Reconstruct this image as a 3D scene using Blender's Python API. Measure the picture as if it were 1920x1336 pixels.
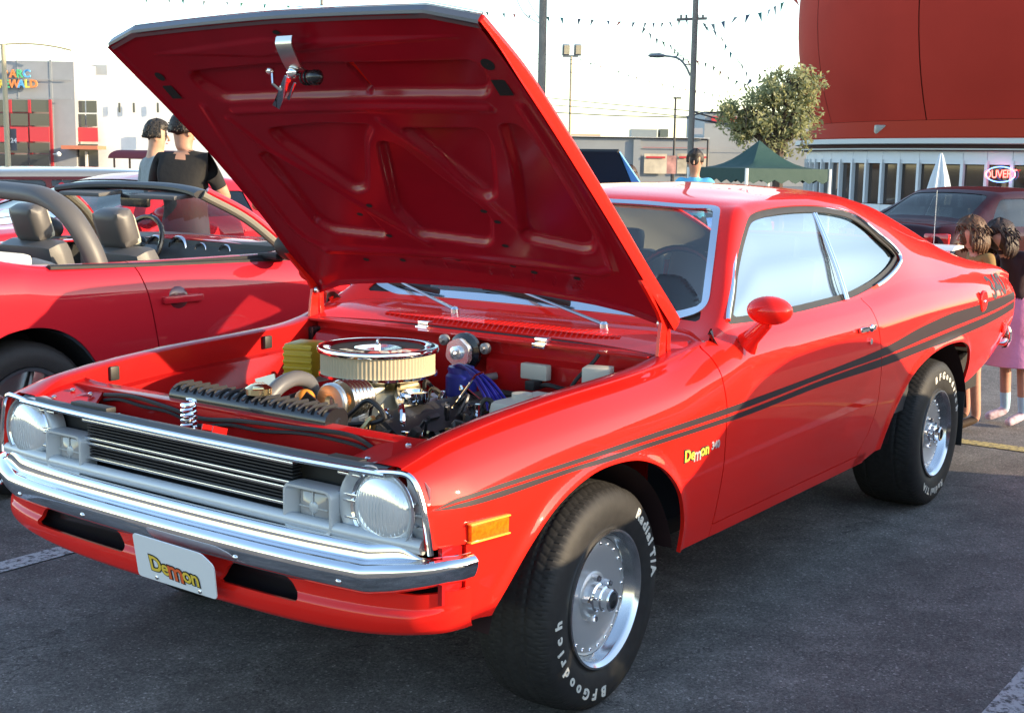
import bpy, bmesh, math, random
import numpy as np
from mathutils import Vector, Matrix
for o in list(bpy.data.objects): bpy.data.objects.remove(o)
random.seed(7); np.random.seed(7)
R = math.radians
sc = bpy.context.scene
col = sc.collection
# ---------------------------------------------------------------- camera
cd = bpy.data.cameras.new('camera'); cam = bpy.data.objects.new('camera', cd); col.objects.link(cam)
AZ, PITCH, ROLL = 0.626750788, 0.150149003, 0.0155145235
_d = Vector((math.cos(AZ)*math.cos(PITCH), math.sin(AZ)*math.cos(PITCH), -math.sin(PITCH)))
_r = Vector((math.sin(AZ), -math.cos(AZ), 0)); _u = _r.cross(_d)
_r2 = math.cos(ROLL)*_r + math.sin(ROLL)*_u; _u2 = -math.sin(ROLL)*_r + math.cos(ROLL)*_u
cam.matrix_world = Matrix(((_r2.x,_u2.x,-_d.x,-2.91396142),(_r2.y,_u2.y,-_d.y,-2.61593883),(_r2.z,_u2.z,-_d.z,1.48262118),(0,0,0,1)))
cd.sensor_width = 36; cd.lens = 2433.74348/1920*36; cd.clip_end = 3000; cd.clip_start = .05
sc.camera = cam
# ---------------------------------------------------------------- sky, sun, exposure
SUN_EL, SUN_AZ = R(14.5), R(-70)      # direction towards the sun: low, off the left flank of the car
w = bpy.data.worlds.new('World'); sc.world = w; w.use_nodes = True
nt = w.node_tree; bg = nt.nodes['Background']
sky = nt.nodes.new('ShaderNodeTexSky'); sky.sky_type = 'NISHITA'; sky.sun_disc = False
sky.sun_elevation = SUN_EL; sky.sun_rotation = math.pi/2 - SUN_AZ
sky.air_density = 1.0; sky.dust_density = 0.6; sky.ozone_density = 1.0; sky.altitude = 50
nt.links.new(sky.outputs[0], bg.inputs[0]); bg.inputs[1].default_value = 0.15
sd = bpy.data.lights.new('sun', 'SUN'); sun = bpy.data.objects.new('sun', sd); col.objects.link(sun)
sd.energy = 3.0; sd.angle = R(.5); sd.color = (1, .78, .50)
_s = Vector((math.cos(SUN_AZ)*math.cos(SUN_EL), math.sin(SUN_AZ)*math.cos(SUN_EL), math.sin(SUN_EL)))
sun.rotation_euler = _s.to_track_quat('Z', 'Y').to_euler(); sun.location = _s*50
sc.view_settings.view_transform = 'Standard'; sc.view_settings.look = 'None'
sc.view_settings.gamma = 1; sc.view_settings.use_curve_mapping = False
sc.view_settings.exposure = 1.82
# ================================================================ helpers
def mat(name, c, rough=.5, metal=0., coat=0., spec=.5, emit=None, estr=1., noise=None, bump=None, trans=0., ior=1.45, alpha=1., crough=.03, sheen=0, rnoise=None):
    m = bpy.data.materials.new(name); m.use_nodes = True; t = m.node_tree; b = t.nodes['Principled BSDF']
    c = tuple(c)+(1,) if len(c) == 3 else c
    b.inputs['Base Color'].default_value = c; b.inputs['Roughness'].default_value = rough
    b.inputs['Metallic'].default_value = metal; b.inputs['Coat Weight'].default_value = coat
    b.inputs['Coat Roughness'].default_value = crough; b.inputs['Specular IOR Level'].default_value = spec
    b.inputs['Transmission Weight'].default_value = trans; b.inputs['IOR'].default_value = ior
    b.inputs['Alpha'].default_value = alpha
    if emit: b.inputs['Emission Color'].default_value = tuple(emit)+(1,); b.inputs['Emission Strength'].default_value = estr
    tc = None
    if noise or bump or rnoise: tc = t.nodes.new('ShaderNodeTexCoord')
    if noise:
        n = t.nodes.new('ShaderNodeTexNoise'); n.inputs['Scale'].default_value = noise[0]; n.inputs['Detail'].default_value = 6
        t.links.new(tc.outputs['Object'], n.inputs['Vector'])
        mr = t.nodes.new('ShaderNodeMapRange'); mr.inputs[1].default_value = .3; mr.inputs[2].default_value = .7
        mr.inputs[3].default_value = 1-noise[1]; mr.inputs[4].default_value = 1+noise[1]
        t.links.new(n.outputs['Fac'], mr.inputs[0])
        mx = t.nodes.new('ShaderNodeVectorMath'); mx.operation = 'SCALE'; mx.inputs[0].default_value = c[:3]
        t.links.new(mr.outputs[0], mx.inputs['Scale']); t.links.new(mx.outputs[0], b.inputs['Base Color'])
    if rnoise:
        n = t.nodes.new('ShaderNodeTexNoise'); n.inputs['Scale'].default_value = rnoise[0]; n.inputs['Detail'].default_value = 5
        t.links.new(tc.outputs['Object'], n.inputs['Vector'])
        mr = t.nodes.new('ShaderNodeMapRange'); mr.inputs[3].default_value = rnoise[1]; mr.inputs[4].default_value = rnoise[2]
        t.links.new(n.outputs['Fac'], mr.inputs[0]); t.links.new(mr.outputs[0], b.inputs['Roughness'])
    if bump:
        n = t.nodes.new('ShaderNodeTexNoise'); n.inputs['Scale'].default_value = bump[0]; n.inputs['Detail'].default_value = 4
        t.links.new(tc.outputs['Object'], n.inputs['Vector'])
        bp = t.nodes.new('ShaderNodeBump'); bp.inputs['Strength'].default_value = bump[1]; bp.inputs['Distance'].default_value = bump[2]
        t.links.new(n.outputs['Fac'], bp.inputs['Height']); t.links.new(bp.outputs[0], b.inputs['Normal'])
    return m

def glassmat(name, tint, refl_ior=1.52, dark=0.0):
    """thin window glass: clear tinted sheet with a mirror coat by Fresnel"""
    m = bpy.data.materials.new(name); m.use_nodes = True; t = m.node_tree
    for n in list(t.nodes): t.nodes.remove(n)
    o = t.nodes.new('ShaderNodeOutputMaterial'); tr = t.nodes.new('ShaderNodeBsdfTransparent'); gl = t.nodes.new('ShaderNodeBsdfGlossy')
    fr = t.nodes.new('ShaderNodeFresnel'); mx = t.nodes.new('ShaderNodeMixShader')
    gl.inputs[0].default_value = (1,.97,.91,1); tr.inputs[0].default_value = tuple(tint)+(1,); gl.inputs['Roughness'].default_value = 0.0; ge = t.nodes.new('ShaderNodeNewGeometry'); mr = t.nodes.new('ShaderNodeMapRange'); mr.inputs[3].default_value = refl_ior; mr.inputs[4].default_value = 1/refl_ior; t.links.new(ge.outputs['Backfacing'], mr.inputs[0]); t.links.new(mr.outputs[0], fr.inputs[0])   # a thin sheet reflects alike from both sides
    t.links.new(fr.outputs[0], mx.inputs[0]); t.links.new(tr.outputs[0], mx.inputs[1]); t.links.new(gl.outputs[0], mx.inputs[2]); t.links.new(mx.outputs[0], o.inputs[0])
    return m

def ip(xs, ys):
    """monotone cubic interpolation (vectorised)"""
    x = np.asarray(xs, float); y = np.asarray(ys, float); h = np.diff(x); d = np.diff(y)/h; n = len(x)
    m = np.zeros(n)
    if n == 2: m[:] = d[0]
    else:
        for i in range(1, n-1):
            if d[i-1]*d[i] > 0:
                w1 = 2*h[i]+h[i-1]; w2 = h[i]+2*h[i-1]; m[i] = (w1+w2)/(w1/d[i-1]+w2/d[i])
        m[0] = d[0]; m[-1] = d[-1]
    def f(q):
        q = np.asarray(q, float); qq = np.clip(q, x[0], x[-1]); i = np.clip(np.searchsorted(x, qq)-1, 0, n-2)
        t = (qq-x[i])/h[i]; t2 = t*t; t3 = t2*t
        return (2*t3-3*t2+1)*y[i]+(t3-2*t2+t)*h[i]*m[i]+(-2*t3+3*t2)*y[i+1]+(t3-t2)*h[i]*m[i+1]
    return f

def catmull(P, n, closed=False):
    """smooth curve through points, n samples"""
    P = np.asarray(P, float)
    if closed: Q = np.vstack([P[-1], P, P[0], P[1]])
    else: Q = np.vstack([2*P[0]-P[1], P, 2*P[-1]-P[-2]])
    L = np.linalg.norm(np.diff(Q, axis=0), axis=1)**.5+1e-9; T = np.concatenate([[0], np.cumsum(L)])
    ts = np.linspace(T[1], T[-2], n, endpoint=not closed); out = []
    for t in ts:
        i = min(max(np.searchsorted(T, t)-1, 1), len(Q)-3)
        a, b, c, d = Q[i-1:i+3]; t0, t1, t2, t3 = T[i-1:i+3]
        A1 = (t1-t)/(t1-t0)*a+(t-t0)/(t1-t0)*b; A2 = (t2-t)/(t2-t1)*b+(t-t1)/(t2-t1)*c; A3 = (t3-t)/(t3-t2)*c+(t-t2)/(t3-t2)*d
        B1 = (t2-t)/(t2-t0)*A1+(t-t0)/(t2-t0)*A2; B2 = (t3-t)/(t3-t1)*A2+(t-t1)/(t3-t1)*A3
        out.append((t2-t)/(t2-t1)*B1+(t-t1)/(t2-t1)*B2)
    return np.array(out)

def roundpoly(P, r, n=6):
    """polygon with rounded corners (2D)"""
    P = [np.asarray(p, float) for p in P]; out = []; m = len(P)
    for i in range(m):
        a, b, c = P[i-1], P[i], P[(i+1) % m]; u = a-b; v = c-b; lu, lv = np.linalg.norm(u), np.linalg.norm(v)
        rr = min(r, lu*.45, lv*.45); p0 = b+u/lu*rr; p1 = b+v/lv*rr
        for k in range(n+1):
            t = k/n; out.append((1-t)**2*p0+2*t*(1-t)*b+t*t*p1)
    return np.array(out)

def sdpoly(X, Z, poly):
    """signed distance to polygon, negative inside"""
    P = np.asarray(poly, float); X = np.asarray(X, float); Z = np.asarray(Z, float)
    d = np.full(X.shape, 1e9); ins = np.zeros(X.shape, bool)
    for i in range(len(P)):
        a = P[i]; b = P[(i+1) % len(P)]; e = b-a; L = e@e+1e-15
        t = np.clip(((X-a[0])*e[0]+(Z-a[1])*e[1])/L, 0, 1)
        d = np.minimum(d, np.hypot(X-a[0]-t*e[0], Z-a[1]-t*e[1]))
        c = (a[1] > Z) != (b[1] > Z)
        if abs(e[1]) > 1e-12: ins ^= c & (X < e[0]*(Z-a[1])/e[1]+a[0])
    return np.where(ins, -d, d)

def sst(x): x = np.clip(x, 0, 1); return x*x*(3-2*x)

def grid(P, flip=False):
    """P (nu,nv,3) -> V,N,F"""
    nu, nv = P.shape[:2]; du = np.gradient(P, axis=0); dv = np.gradient(P, axis=1); N = np.cross(du, dv)
    N /= np.linalg.norm(N, axis=2, keepdims=True)+1e-12
    i, j = np.meshgrid(np.arange(nu-1), np.arange(nv-1), indexing='ij'); a = (i*nv+j).ravel()
    F = np.stack([a, a+nv, a+nv+1, a+1], 1)
    if flip: N = -N; F = F[:, ::-1]
    return P.reshape(-1, 3), N.reshape(-1, 3), [tuple(q) for q in F]

def clip(S, f):
    """keep the part of surface S where f>=0 (f per vertex)"""
    V, N, F = S; f = np.asarray(f, float); f = np.where(np.abs(f) < 1e-7, 1e-7, f)
    nv = []; nn = []; cache = {}; out = []; base = len(V); pos = f > 0
    def cut(a, b):
        k = (a, b) if a < b else (b, a)
        if k not in cache:
            t = f[k[0]]/(f[k[0]]-f[k[1]]); cache[k] = base+len(nv)
            nv.append(V[k[0]]*(1-t)+V[k[1]]*t); nn.append(N[k[0]]*(1-t)+N[k[1]]*t)
        return cache[k]
    for q in F:
        s = [pos[i] for i in q]
        if all(s): out.append(q)
        elif any(s):
            p = []
            for i in range(len(q)):
                a, b = q[i], q[(i+1) % len(q)]
                if pos[a]: p.append(a)
                if pos[a] != pos[b]: p.append(cut(a, b))
            if len(p) > 2: out.append(tuple(p))
    if nv: V = np.vstack([V, np.array(nv)]); N = np.vstack([N, np.array(nn)])
    used = np.unique(np.concatenate([np.array(q) for q in out])) if out else np.array([], int)
    mp = -np.ones(len(V), int); mp[used] = np.arange(len(used))
    return V[used], N[used]/(np.linalg.norm(N[used], axis=1, keepdims=True)+1e-12), [tuple(mp[list(q)]) for q in out]

def off(S, d): return S[0]+S[1]*d, S[1], S[2]
def mirror(S):
    s = np.array([1, -1, 1.]); return S[0]*s, (S[1]*s if S[1] is not None else None), [tuple(reversed(q)) for q in S[2]]
def thick(S, t):
    """solid sheet: surface + back + rim"""
    V, N, F = S; n = len(V); cnt = {}
    for q in F:
        for i in range(len(q)):
            a, b = q[i], q[(i+1) % len(q)]; k = (min(a, b), max(a, b)); cnt[k] = None if k in cnt else (a, b)
    VV = [V, V-N*t]; NN = [N, -N]; FF = list(F)+[tuple(x+n for x in reversed(q)) for q in F]; m = 2*n
    ev = []; en = []
    for e in cnt.values():
        if e is None: continue
        a, b = e; c = np.cross(V[b]-V[a], N[a]); c /= np.linalg.norm(c)+1e-12
        ev += [V[a], V[b], V[b]-N[b]*t, V[a]-N[a]*t]; en += [c]*4; FF.append((m+1, m, m+3, m+2)); m += 4
    if ev: VV.append(np.array(ev)); NN.append(np.array(en))
    return np.vstack(VV), np.vstack(NN), FF
def join(*Ss):
    VV = []; NN = []; FF = []; o = 0
    for S in Ss:
        V, N, F = S; VV.append(V); NN.append(N); FF += [tuple(x+o for x in q) for q in F]; o += len(V)
    return np.vstack(VV), (None if any(n is None for n in NN) else np.vstack(NN)), FF

def obj(name, S, m, parent=None, smooth=True, ang=None):
    V, N, F = S if len(S) == 3 else (S[0], None, S[1])
    me = bpy.data.meshes.new(name); me.from_pydata([tuple(map(float, v)) for v in V], [], [tuple(int(i) for i in q) for q in F]); me.update()
    if N is not None:
        me.polygons.foreach_set('use_smooth', [True]*len(me.polygons)); me.normals_split_custom_set_from_vertices([tuple(map(float, n)) for n in N])
    elif smooth and ang is None: me.polygons.foreach_set('use_smooth', [True]*len(me.polygons))
    elif ang is not None:
        me.polygons.foreach_set('use_smooth', [True]*len(me.polygons)); me.set_sharp_from_angle(angle=R(ang))
    if m: me.materials.append(m)
    o = bpy.data.objects.new(name, me); col.objects.link(o)
    if parent: o.parent = parent
    return o

class MB:
    """collects primitive solids into one mesh"""
    def __init__(s): s.V = []; s.F = []; s.n = 0
    def add(s, V, F):
        V = np.asarray(V, float); s.V.append(V); s.F += [tuple(int(i)+s.n for i in q) for q in F]; s.n += len(V); return s
    def S(s, S): return s.add(S[0], S[2] if len(S) == 3 else S[1])
    def box(s, c, d, rot=None, bev=0.):
        x, y, z = [k/2 for k in d]; b = min(bev, x*.98, y*.98, z*.98)
        if b <= 0:
            V = [(-x,-y,-z),(x,-y,-z),(x,y,-z),(-x,y,-z),(-x,-y,z),(x,-y,z),(x,y,z),(-x,y,z)]
            F = [(0,3,2,1),(4,5,6,7),(0,1,5,4),(1,2,6,5),(2,3,7,6),(3,0,4,7)]
        else:
            bm = bmesh.new(); bmesh.ops.create_cube(bm, size=1)
            for v in bm.verts: v.co = Vector((v.co.x*2*x, v.co.y*2*y, v.co.z*2*z))
            bmesh.ops.bevel(bm, geom=list(bm.edges), offset=b, segments=2, affect='EDGES', profile=.6)
            bm.verts.index_update(); V = [v.co[:] for v in bm.verts]; F = [[v.index for v in f.verts] for f in bm.faces]; bm.free()
        V = np.array(V, float)
        if rot is not None: V = V@np.array(rot).T
        return s.add(V+np.array(c), F)
    def tube(s, P, r, seg=8, closed=False, cap=True, flat=None):
        P = np.asarray(P, float); n = len(P); rr = np.full(n, r) if np.isscalar(r) else np.asarray(r, float)
        T = np.gradient(P, axis=0) if not closed else np.roll(P, -1, 0)-np.roll(P, 1, 0)
        T /= np.linalg.norm(T, axis=1, keepdims=True)+1e-12
        u = np.array([0, 0, 1.]) if abs(T[0][2]) < .9 else np.array([1., 0, 0]); V = []
        u = u-T[0]*(u@T[0]); u /= np.linalg.norm(u)
        for i in range(n):
            u = u-T[i]*(u@T[i]); u /= np.linalg.norm(u)+1e-12; v = np.cross(T[i], u)
            for k in range(seg):
                a = 2*math.pi*k/seg; fu, fv = (1, 1) if flat is None else flat
                V.append(P[i]+rr[i]*(fu*math.cos(a)*u+fv*math.sin(a)*v))
        F = []; m = n if closed else n-1
        for i in range(m):
            for k in range(seg):
                a = i*seg+k; b = i*seg+(k+1) % seg; c = ((i+1) % n)*seg+(k+1) % seg; d = ((i+1) % n)*seg+k
                F.append((a, b, c, d))
        if cap and not closed: F += [tuple(reversed(range(seg))), tuple(range((n-1)*seg, n*seg))]
        return s.add(V, F)
    def lathe(s, prof, c=(0,0,0), axis='z', seg=24, a0=0, a1=360, cap=False):
        full = abs(a1-a0) >= 359.9; n = seg if full else seg+1; V = []; ax = {'x': 0, 'y': 1, 'z': 2}[axis]
        for (r, h) in prof:
            for k in range(n):
                a = R(a0+(a1-a0)*k/seg); p, q = r*math.cos(a), r*math.sin(a)
                V.append({2: (p, q, h), 0: (h, p, q), 1: (q, h, p)}[ax])
        F = []; m = seg
        for i in range(len(prof)-1):
            for k in range(m):
                a = i*n+k; b = i*n+(k+1) % n; F.append((a, b, b+n, a+n))
        if cap: F += [tuple(reversed(range(n))), tuple(range((len(prof)-1)*n, len(prof)*n))]
        return s.add(np.array(V)+np.array(c), F)
    def ell(s, c, r, nu=16, nv=10, rot=None):
        V = []; F = []
        for i in range(nv+1):
            th = math.pi*i/nv
            for k in range(nu):
                a = 2*math.pi*k/nu; V.append((math.sin(th)*math.cos(a)*r[0], math.sin(th)*math.sin(a)*r[1], math.cos(th)*r[2]))
        for i in range(nv):
            for k in range(nu):
                a = i*nu+k; b = i*nu+(k+1) % nu; F.append((a, a+nu, b+nu, b))
        V = np.array(V)
        if rot is not None: V = V@np.array(rot).T
        return s.add(V+np.array(c), F)
    def prism(s, poly, a, b, axis='y'):
        """extrude 2D polygon between a and b along axis (poly coords are the other two, in xyz order)"""
        n = len(poly); V = []
        for h in (a, b):
            for p, q in poly: V.append({'x': (h, p, q), 'y': (p, h, q), 'z': (p, q, h)}[axis])
        F = [tuple(range(n)), tuple(reversed(range(n, 2*n)))]+[(i, n+i, n+(i+1) % n, (i+1) % n) for i in range(n)]
        return s.add(V, F)
    def each(s, name, m, parent=None, ang=35):
        """every collected solid becomes an object of its own"""
        out = []; n = 0; fi = 0
        for V in s.V:
            q = MB(); hi = n+len(V); F = []
            while fi < len(s.F) and max(s.F[fi]) < hi: F.append(tuple(i-n for i in s.F[fi])); fi += 1
            q.add(V, F); out.append(q.build(name, m, parent, ang)); n = hi
        return out
    def build(s, name, m, parent=None, ang=35):
        V = np.vstack(s.V); bm = bmesh.new(); vs = [bm.verts.new(v) for v in V]
        for q in s.F:
            try: bm.faces.new([vs[i] for i in q])
            except Exception: pass
        bmesh.ops.remove_doubles(bm, verts=bm.verts, dist=1e-6)
        bmesh.ops.recalc_face_normals(bm, faces=bm.faces)
        me = bpy.data.meshes.new(name); bm.to_mesh(me); bm.free()
        me.polygons.foreach_set('use_smooth', [True]*len(me.polygons)); me.set_sharp_from_angle(angle=R(ang))
        me.materials.append(m); o = bpy.data.objects.new(name, me); col.objects.link(o)
        if parent: o.parent = parent
        return o

def tag(o, label=None, cat=None, group=None, kind=None):
    if label: o['label'] = label
    if cat: o['category'] = cat
    if group: o['group'] = group
    if kind: o['kind'] = kind
    return o
def empty(name, loc=(0,0,0), rz=0, parent=None):
    o = bpy.data.objects.new(name, None); col.objects.link(o); o.location = loc; o.rotation_euler = (0, 0, rz); o.empty_display_size = .1
    if parent: o.parent = parent
    return o
def copy_tree(o, parent=None):
    c = o.copy(); col.objects.link(c); c.parent = parent
    for ch in o.children: copy_tree(ch, c)
    return c
def rotz(a): c, s = math.cos(a), math.sin(a); return np.array([[c,-s,0],[s,c,0],[0,0,1]])
def rotx(a): c, s = math.cos(a), math.sin(a); return np.array([[1,0,0],[0,c,-s],[0,s,c]])
def roty(a): c, s = math.cos(a), math.sin(a); return np.array([[c,0,s],[0,1,0],[-s,0,c]])
def textmesh(txt, size, depth, M=None, spacing=1., bold=0., sx=1.):
    """letters as V,F (flat text in local xy, extruded along z), transformed by 4x4 M"""
    c = bpy.data.curves.new('t', 'FONT'); c.body = txt; c.size = size; c.extrude = depth; c.align_x = 'CENTER'; c.align_y = 'CENTER'
    c.space_character = spacing; c.offset = bold; c.resolution_u = 3
    o = bpy.data.objects.new('t', c); col.objects.link(o); dg = bpy.context.evaluated_depsgraph_get()
    me = bpy.data.meshes.new_from_object(o.evaluated_get(dg)); V = np.array([v.co[:] for v in me.vertices]); F = [tuple(p.vertices) for p in me.polygons]
    bpy.data.objects.remove(o); bpy.data.curves.remove(c); bpy.data.meshes.remove(me)
    V[:, 0] *= sx
    if M is not None: V = V@np.array(M)[:3, :3].T+np.array(M)[:3, 3]
    return V, F
def frame(o, x, y):
    """4x4 with origin o, text x axis, text y axis"""
    x = np.asarray(x, float); x /= np.linalg.norm(x); y = np.asarray(y, float); y = y-x*(x@y); y /= np.linalg.norm(y); z = np.cross(x, y)
    M = np.eye(4); M[:3, 0] = x; M[:3, 1] = y; M[:3, 2] = z; M[:3, 3] = o; return M
# ================================================================ materials
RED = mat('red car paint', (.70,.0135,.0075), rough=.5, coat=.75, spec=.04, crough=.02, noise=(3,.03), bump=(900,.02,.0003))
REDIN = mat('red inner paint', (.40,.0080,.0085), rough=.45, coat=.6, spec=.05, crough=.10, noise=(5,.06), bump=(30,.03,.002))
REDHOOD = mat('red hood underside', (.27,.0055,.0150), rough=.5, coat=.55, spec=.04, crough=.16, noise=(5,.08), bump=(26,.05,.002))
DKRED = mat('dark red underside', (.10,.008,.010), rough=.6)
BLACK = mat('black rubber', (.016,.016,.017), rough=.6, noise=(20,.2))
GLOSSBLK = mat('gloss black', (.012,.012,.014), rough=.25, coat=.4)
STRIPE = mat('charcoal stripe vinyl', (.030,.020,.024), rough=.5, spec=.2)
CHROME = mat('chrome', (.86,.87,.89), rough=.05, metal=1, rnoise=(9,.03,.10))
TRIM = mat('bright trim', (.72,.74,.78), rough=.22, metal=1)
ALU = mat('cast aluminium', (.62,.61,.58), rough=.38, metal=1, bump=(140,.2,.002))
SILVER = mat('argent silver paint', (.47,.49,.50), rough=.42, coat=.15, metal=.35)
DARKMETAL = mat('dark metal', (.06,.06,.065), rough=.45, metal=.8, noise=(30,.4))
GREASE = mat('greasy iron', (.045,.042,.038), rough=.5, metal=.4, noise=(25,.6), bump=(80,.4,.004))
PAPER = mat('pleated filter', (.36,.30,.20), rough=.75)
WHITE = mat('white plastic', (.42,.40,.34), rough=.45)
YELLOW = mat('yellow plastic', (.40,.27,.012), rough=.4)
BLUEW = mat('blue ignition wire', (.012,.016,.20), rough=.4)
ORANGE = mat('orange plastic', (.75,.25,.03), rough=.4)
AMBER = mat('amber lens', (.80,.13,.004), rough=.18, coat=1, noise=(120,.25))
REDLENS = mat('red lens', (.55,.01,.01), rough=.15, coat=1)
LENS = mat('headlight glass', (.78,.80,.80), rough=.10, metal=.55, coat=1)
LAMP = mat('clear lamp lens', (.30,.29,.28), rough=.15, coat=1)
SEAT = mat('dark seat vinyl', (.050,.048,.050), rough=.45)
LINER = mat('headliner', (.22,.21,.19), rough=.9)
WIN = glassmat('side glass', (.45,.50,.50), 5.5)
WSG = glassmat('windshield glass', (.80,.84,.82), 2.1)
TYRE = mat('tyre rubber', (.022,.021,.021), rough=.62, spec=.35, noise=(40,.2))
LETTER = mat('raised white letters', (.62,.60,.54), rough=.7)
PLATEW = mat('white plate', (.74,.75,.76), rough=.3)
DYEL = mat('yellow lettering', (.75,.52,.06), rough=.4)
DORG = mat('orange lettering', (.72,.12,.03), rough=.4)
INK = mat('black ink', (.012,.012,.012), rough=.5)
FOG = mat('grey emblem', (.55,.52,.56), rough=.3, metal=.5)
# ================================================================ ground
def ground_mat():
    m = bpy.data.materials.new('worn asphalt'); m.use_nodes = True; t = m.node_tree; b = t.nodes['Principled BSDF']; L = t.links.new
    tc = t.nodes.new('ShaderNodeTexCoord')
    def noise(s, d=5, r=.6):
        n = t.nodes.new('ShaderNodeTexNoise'); n.inputs['Scale'].default_value = s; n.inputs['Detail'].default_value = d; n.inputs['Roughness'].default_value = r; L(tc.outputs['Object'], n.inputs['Vector']); return n
    n1, n2, n3 = noise(.6), noise(9), noise(220, 2)
    def mul(a, b_, op='MULTIPLY'):
        x = t.nodes.new('ShaderNodeMath'); x.operation = op
        for i, v in enumerate((a, b_)):
            if hasattr(v, 'links'): L(v, x.inputs[i])
            else: x.inputs[i].default_value = v
        return x.outputs[0]
    def rng(s, a, b_, c, d):
        x = t.nodes.new('ShaderNodeMapRange'); L(s, x.inputs[0])
        for i, v in enumerate((a, b_, c, d)): x.inputs[i+1].default_value = v
        return x.outputs[0]
    v = mul(rng(n1.outputs[0], .3, .7, .75, 1.25), rng(n2.outputs[0], .3, .7, .82, 1.18)); v = mul(v, rng(n3.outputs[0], .25, .75, .55, 1.45)); v = mul(v, rng(noise(75, 3, .8).outputs[0], .35, .68, .72, 1.35)); v = mul(v, rng(noise(2.3, 7, .65).outputs[0], .40, .62, .80, 1.12))
    vs = t.nodes.new('ShaderNodeTexVoronoi'); vs.inputs['Scale'].default_value = 150; L(tc.outputs['Object'], vs.inputs['Vector']); sx_ = t.nodes.new('ShaderNodeSeparateColor'); L(vs.outputs['Color'], sx_.inputs[0]); v = mul(v, rng(sx_.outputs[0], .0, 1., .72, 1.30)); v = mul(v, rng(sx_.outputs[1], .93, .97, 1., 1.9))
    v = mul(v, rng(noise(1.1, 4, .55).outputs[0], .60, .70, 1., .62))
    # cracks: thin bands of a warped voronoi edge
    wp = noise(1.7, 6, .7); add = t.nodes.new('ShaderNodeVectorMath'); add.operation = 'MULTIPLY_ADD'; add.inputs[1].default_value = (.9,.9,0); L(wp.outputs['Color'], add.inputs[0]); L(tc.outputs['Object'], add.inputs[2])
    vo = t.nodes.new('ShaderNodeTexVoronoi'); vo.feature = 'DISTANCE_TO_EDGE'; vo.inputs['Scale'].default_value = 1.35; L(add.outputs[0], vo.inputs['Vector'])
    fade = rng(noise(.8, 3).outputs[0], .44, .56, .02, .010)
    cr = t.nodes.new('ShaderNodeMapRange'); L(vo.outputs['Distance'], cr.inputs[0]); cr.inputs[1].default_value = .0010; L(rng(noise(2.6, 5, .7).outputs[0], .40, .62, .002, .011), cr.inputs[2]); cr.inputs[3].default_value = .50; cr.inputs[4].default_value = 1
    v = mul(v, cr.outputs[0])
    s = t.nodes.new('ShaderNodeVectorMath'); s.operation = 'SCALE'; s.inputs[0].default_value = (.122,.112,.104); L(v, s.inputs['Scale']); L(s.outputs[0], b.inputs['Base Color'])
    b.inputs['Roughness'].default_value = .82; b.inputs['Specular IOR Level'].default_value = .35
    h = mul(mul(n3.outputs[0], .6), mul(cr.outputs[0], 1.2), 'ADD')
    bp = t.nodes.new('ShaderNodeBump'); bp.inputs['Strength'].default_value = .35; bp.inputs['Distance'].default_value = .006; L(h, bp.inputs['Height']); L(bp.outputs[0], b.inputs['Normal'])
    return m
ASPH = ground_mat()
def gz(x, y):
    """the lot falls away gently beyond the first rows"""
    d = np.hypot(np.asarray(x)+2.9, np.asarray(y)+2.6); return -1.0*sst((d-11)/21)
rad = [.5,1,2,3.5,5,7,9,11]+list(np.linspace(12, 32, 16))+[40,60,100,200,500,1500]; na_ = 96
V = [(-2.9,-2.6,0)]+[(-2.9+r_*math.cos(2*math.pi*k/na_), -2.6+r_*math.sin(2*math.pi*k/na_), 0) for r_ in rad for k in range(na_)]
V = np.array(V, float); V[:, 2] = gz(V[:, 0], V[:, 1])
F = [(0, 1+k, 1+(k+1) % na_) for k in range(na_)]+[(1+i*na_+k, 1+(i+1)*na_+k, 1+(i+1)*na_+(k+1) % na_, 1+i*na_+(k+1) % na_) for i in range(len(rad)-1) for k in range(na_)]
g_ = obj('parking_lot', (V, F), ASPH); tag(g_, kind='structure')
def line_mat(name, c, wear):
    m = bpy.data.materials.new(name); m.use_nodes = True; t = m.node_tree; b = t.nodes['Principled BSDF']; L = t.links.new
    tc = t.nodes.new('ShaderNodeTexCoord'); n = t.nodes.new('ShaderNodeTexNoise'); n.inputs['Scale'].default_value = 38; n.inputs['Detail'].default_value = 8; n.inputs['Roughness'].default_value = .75; L(tc.outputs['Object'], n.inputs['Vector'])
    r = t.nodes.new('ShaderNodeMapRange'); L(n.outputs[0], r.inputs[0]); r.inputs[1].default_value = wear-.05; r.inputs[2].default_value = wear+.06
    mx = t.nodes.new('ShaderNodeMix'); mx.data_type = 'RGBA'; L(r.outputs[0], mx.inputs[0]); mx.inputs[6].default_value = (.055,.053,.053,1); mx.inputs[7].default_value = tuple(c)+(1,)
    L(mx.outputs[2], b.inputs['Base Color']); b.inputs['Roughness'].default_value = .8
    return m
PAINT = line_mat('worn white line', (.42,.42,.42), .46); PAINTY = line_mat('worn yellow line', (.42,.33,.12), .45)
def strip(name, x0, x1, y0, y1, m, z=.004):
    o = obj(name, (np.array([(x0,y0,z),(x1,y0,z),(x1,y1,z),(x0,y1,z)], float), [(0,1,2,3)]), m, smooth=False); tag(o, kind='structure'); return o
strip('parking_line', -1.9, 3.6, 1.46, 1.57, PAINT); strip('parking_line', .2, 4.4, -1.80, -1.69, PAINT)
strip('parking_line', -1.9, 3.6, 4.66, 4.77, PAINT)
strip('parking_line', 4.10, 4.22, -7, 6.0, PAINTY)
def at(px, D):
    """world point at photo pixel px (1920 wide), depth D along the optical axis, for scattering far things"""
    f = 2433.74; v = _d+_r2*((px[0]-960)/f)-_u2*((px[1]-668)/f); return np.array(cam.matrix_world.translation)+np.array(v)*D
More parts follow.
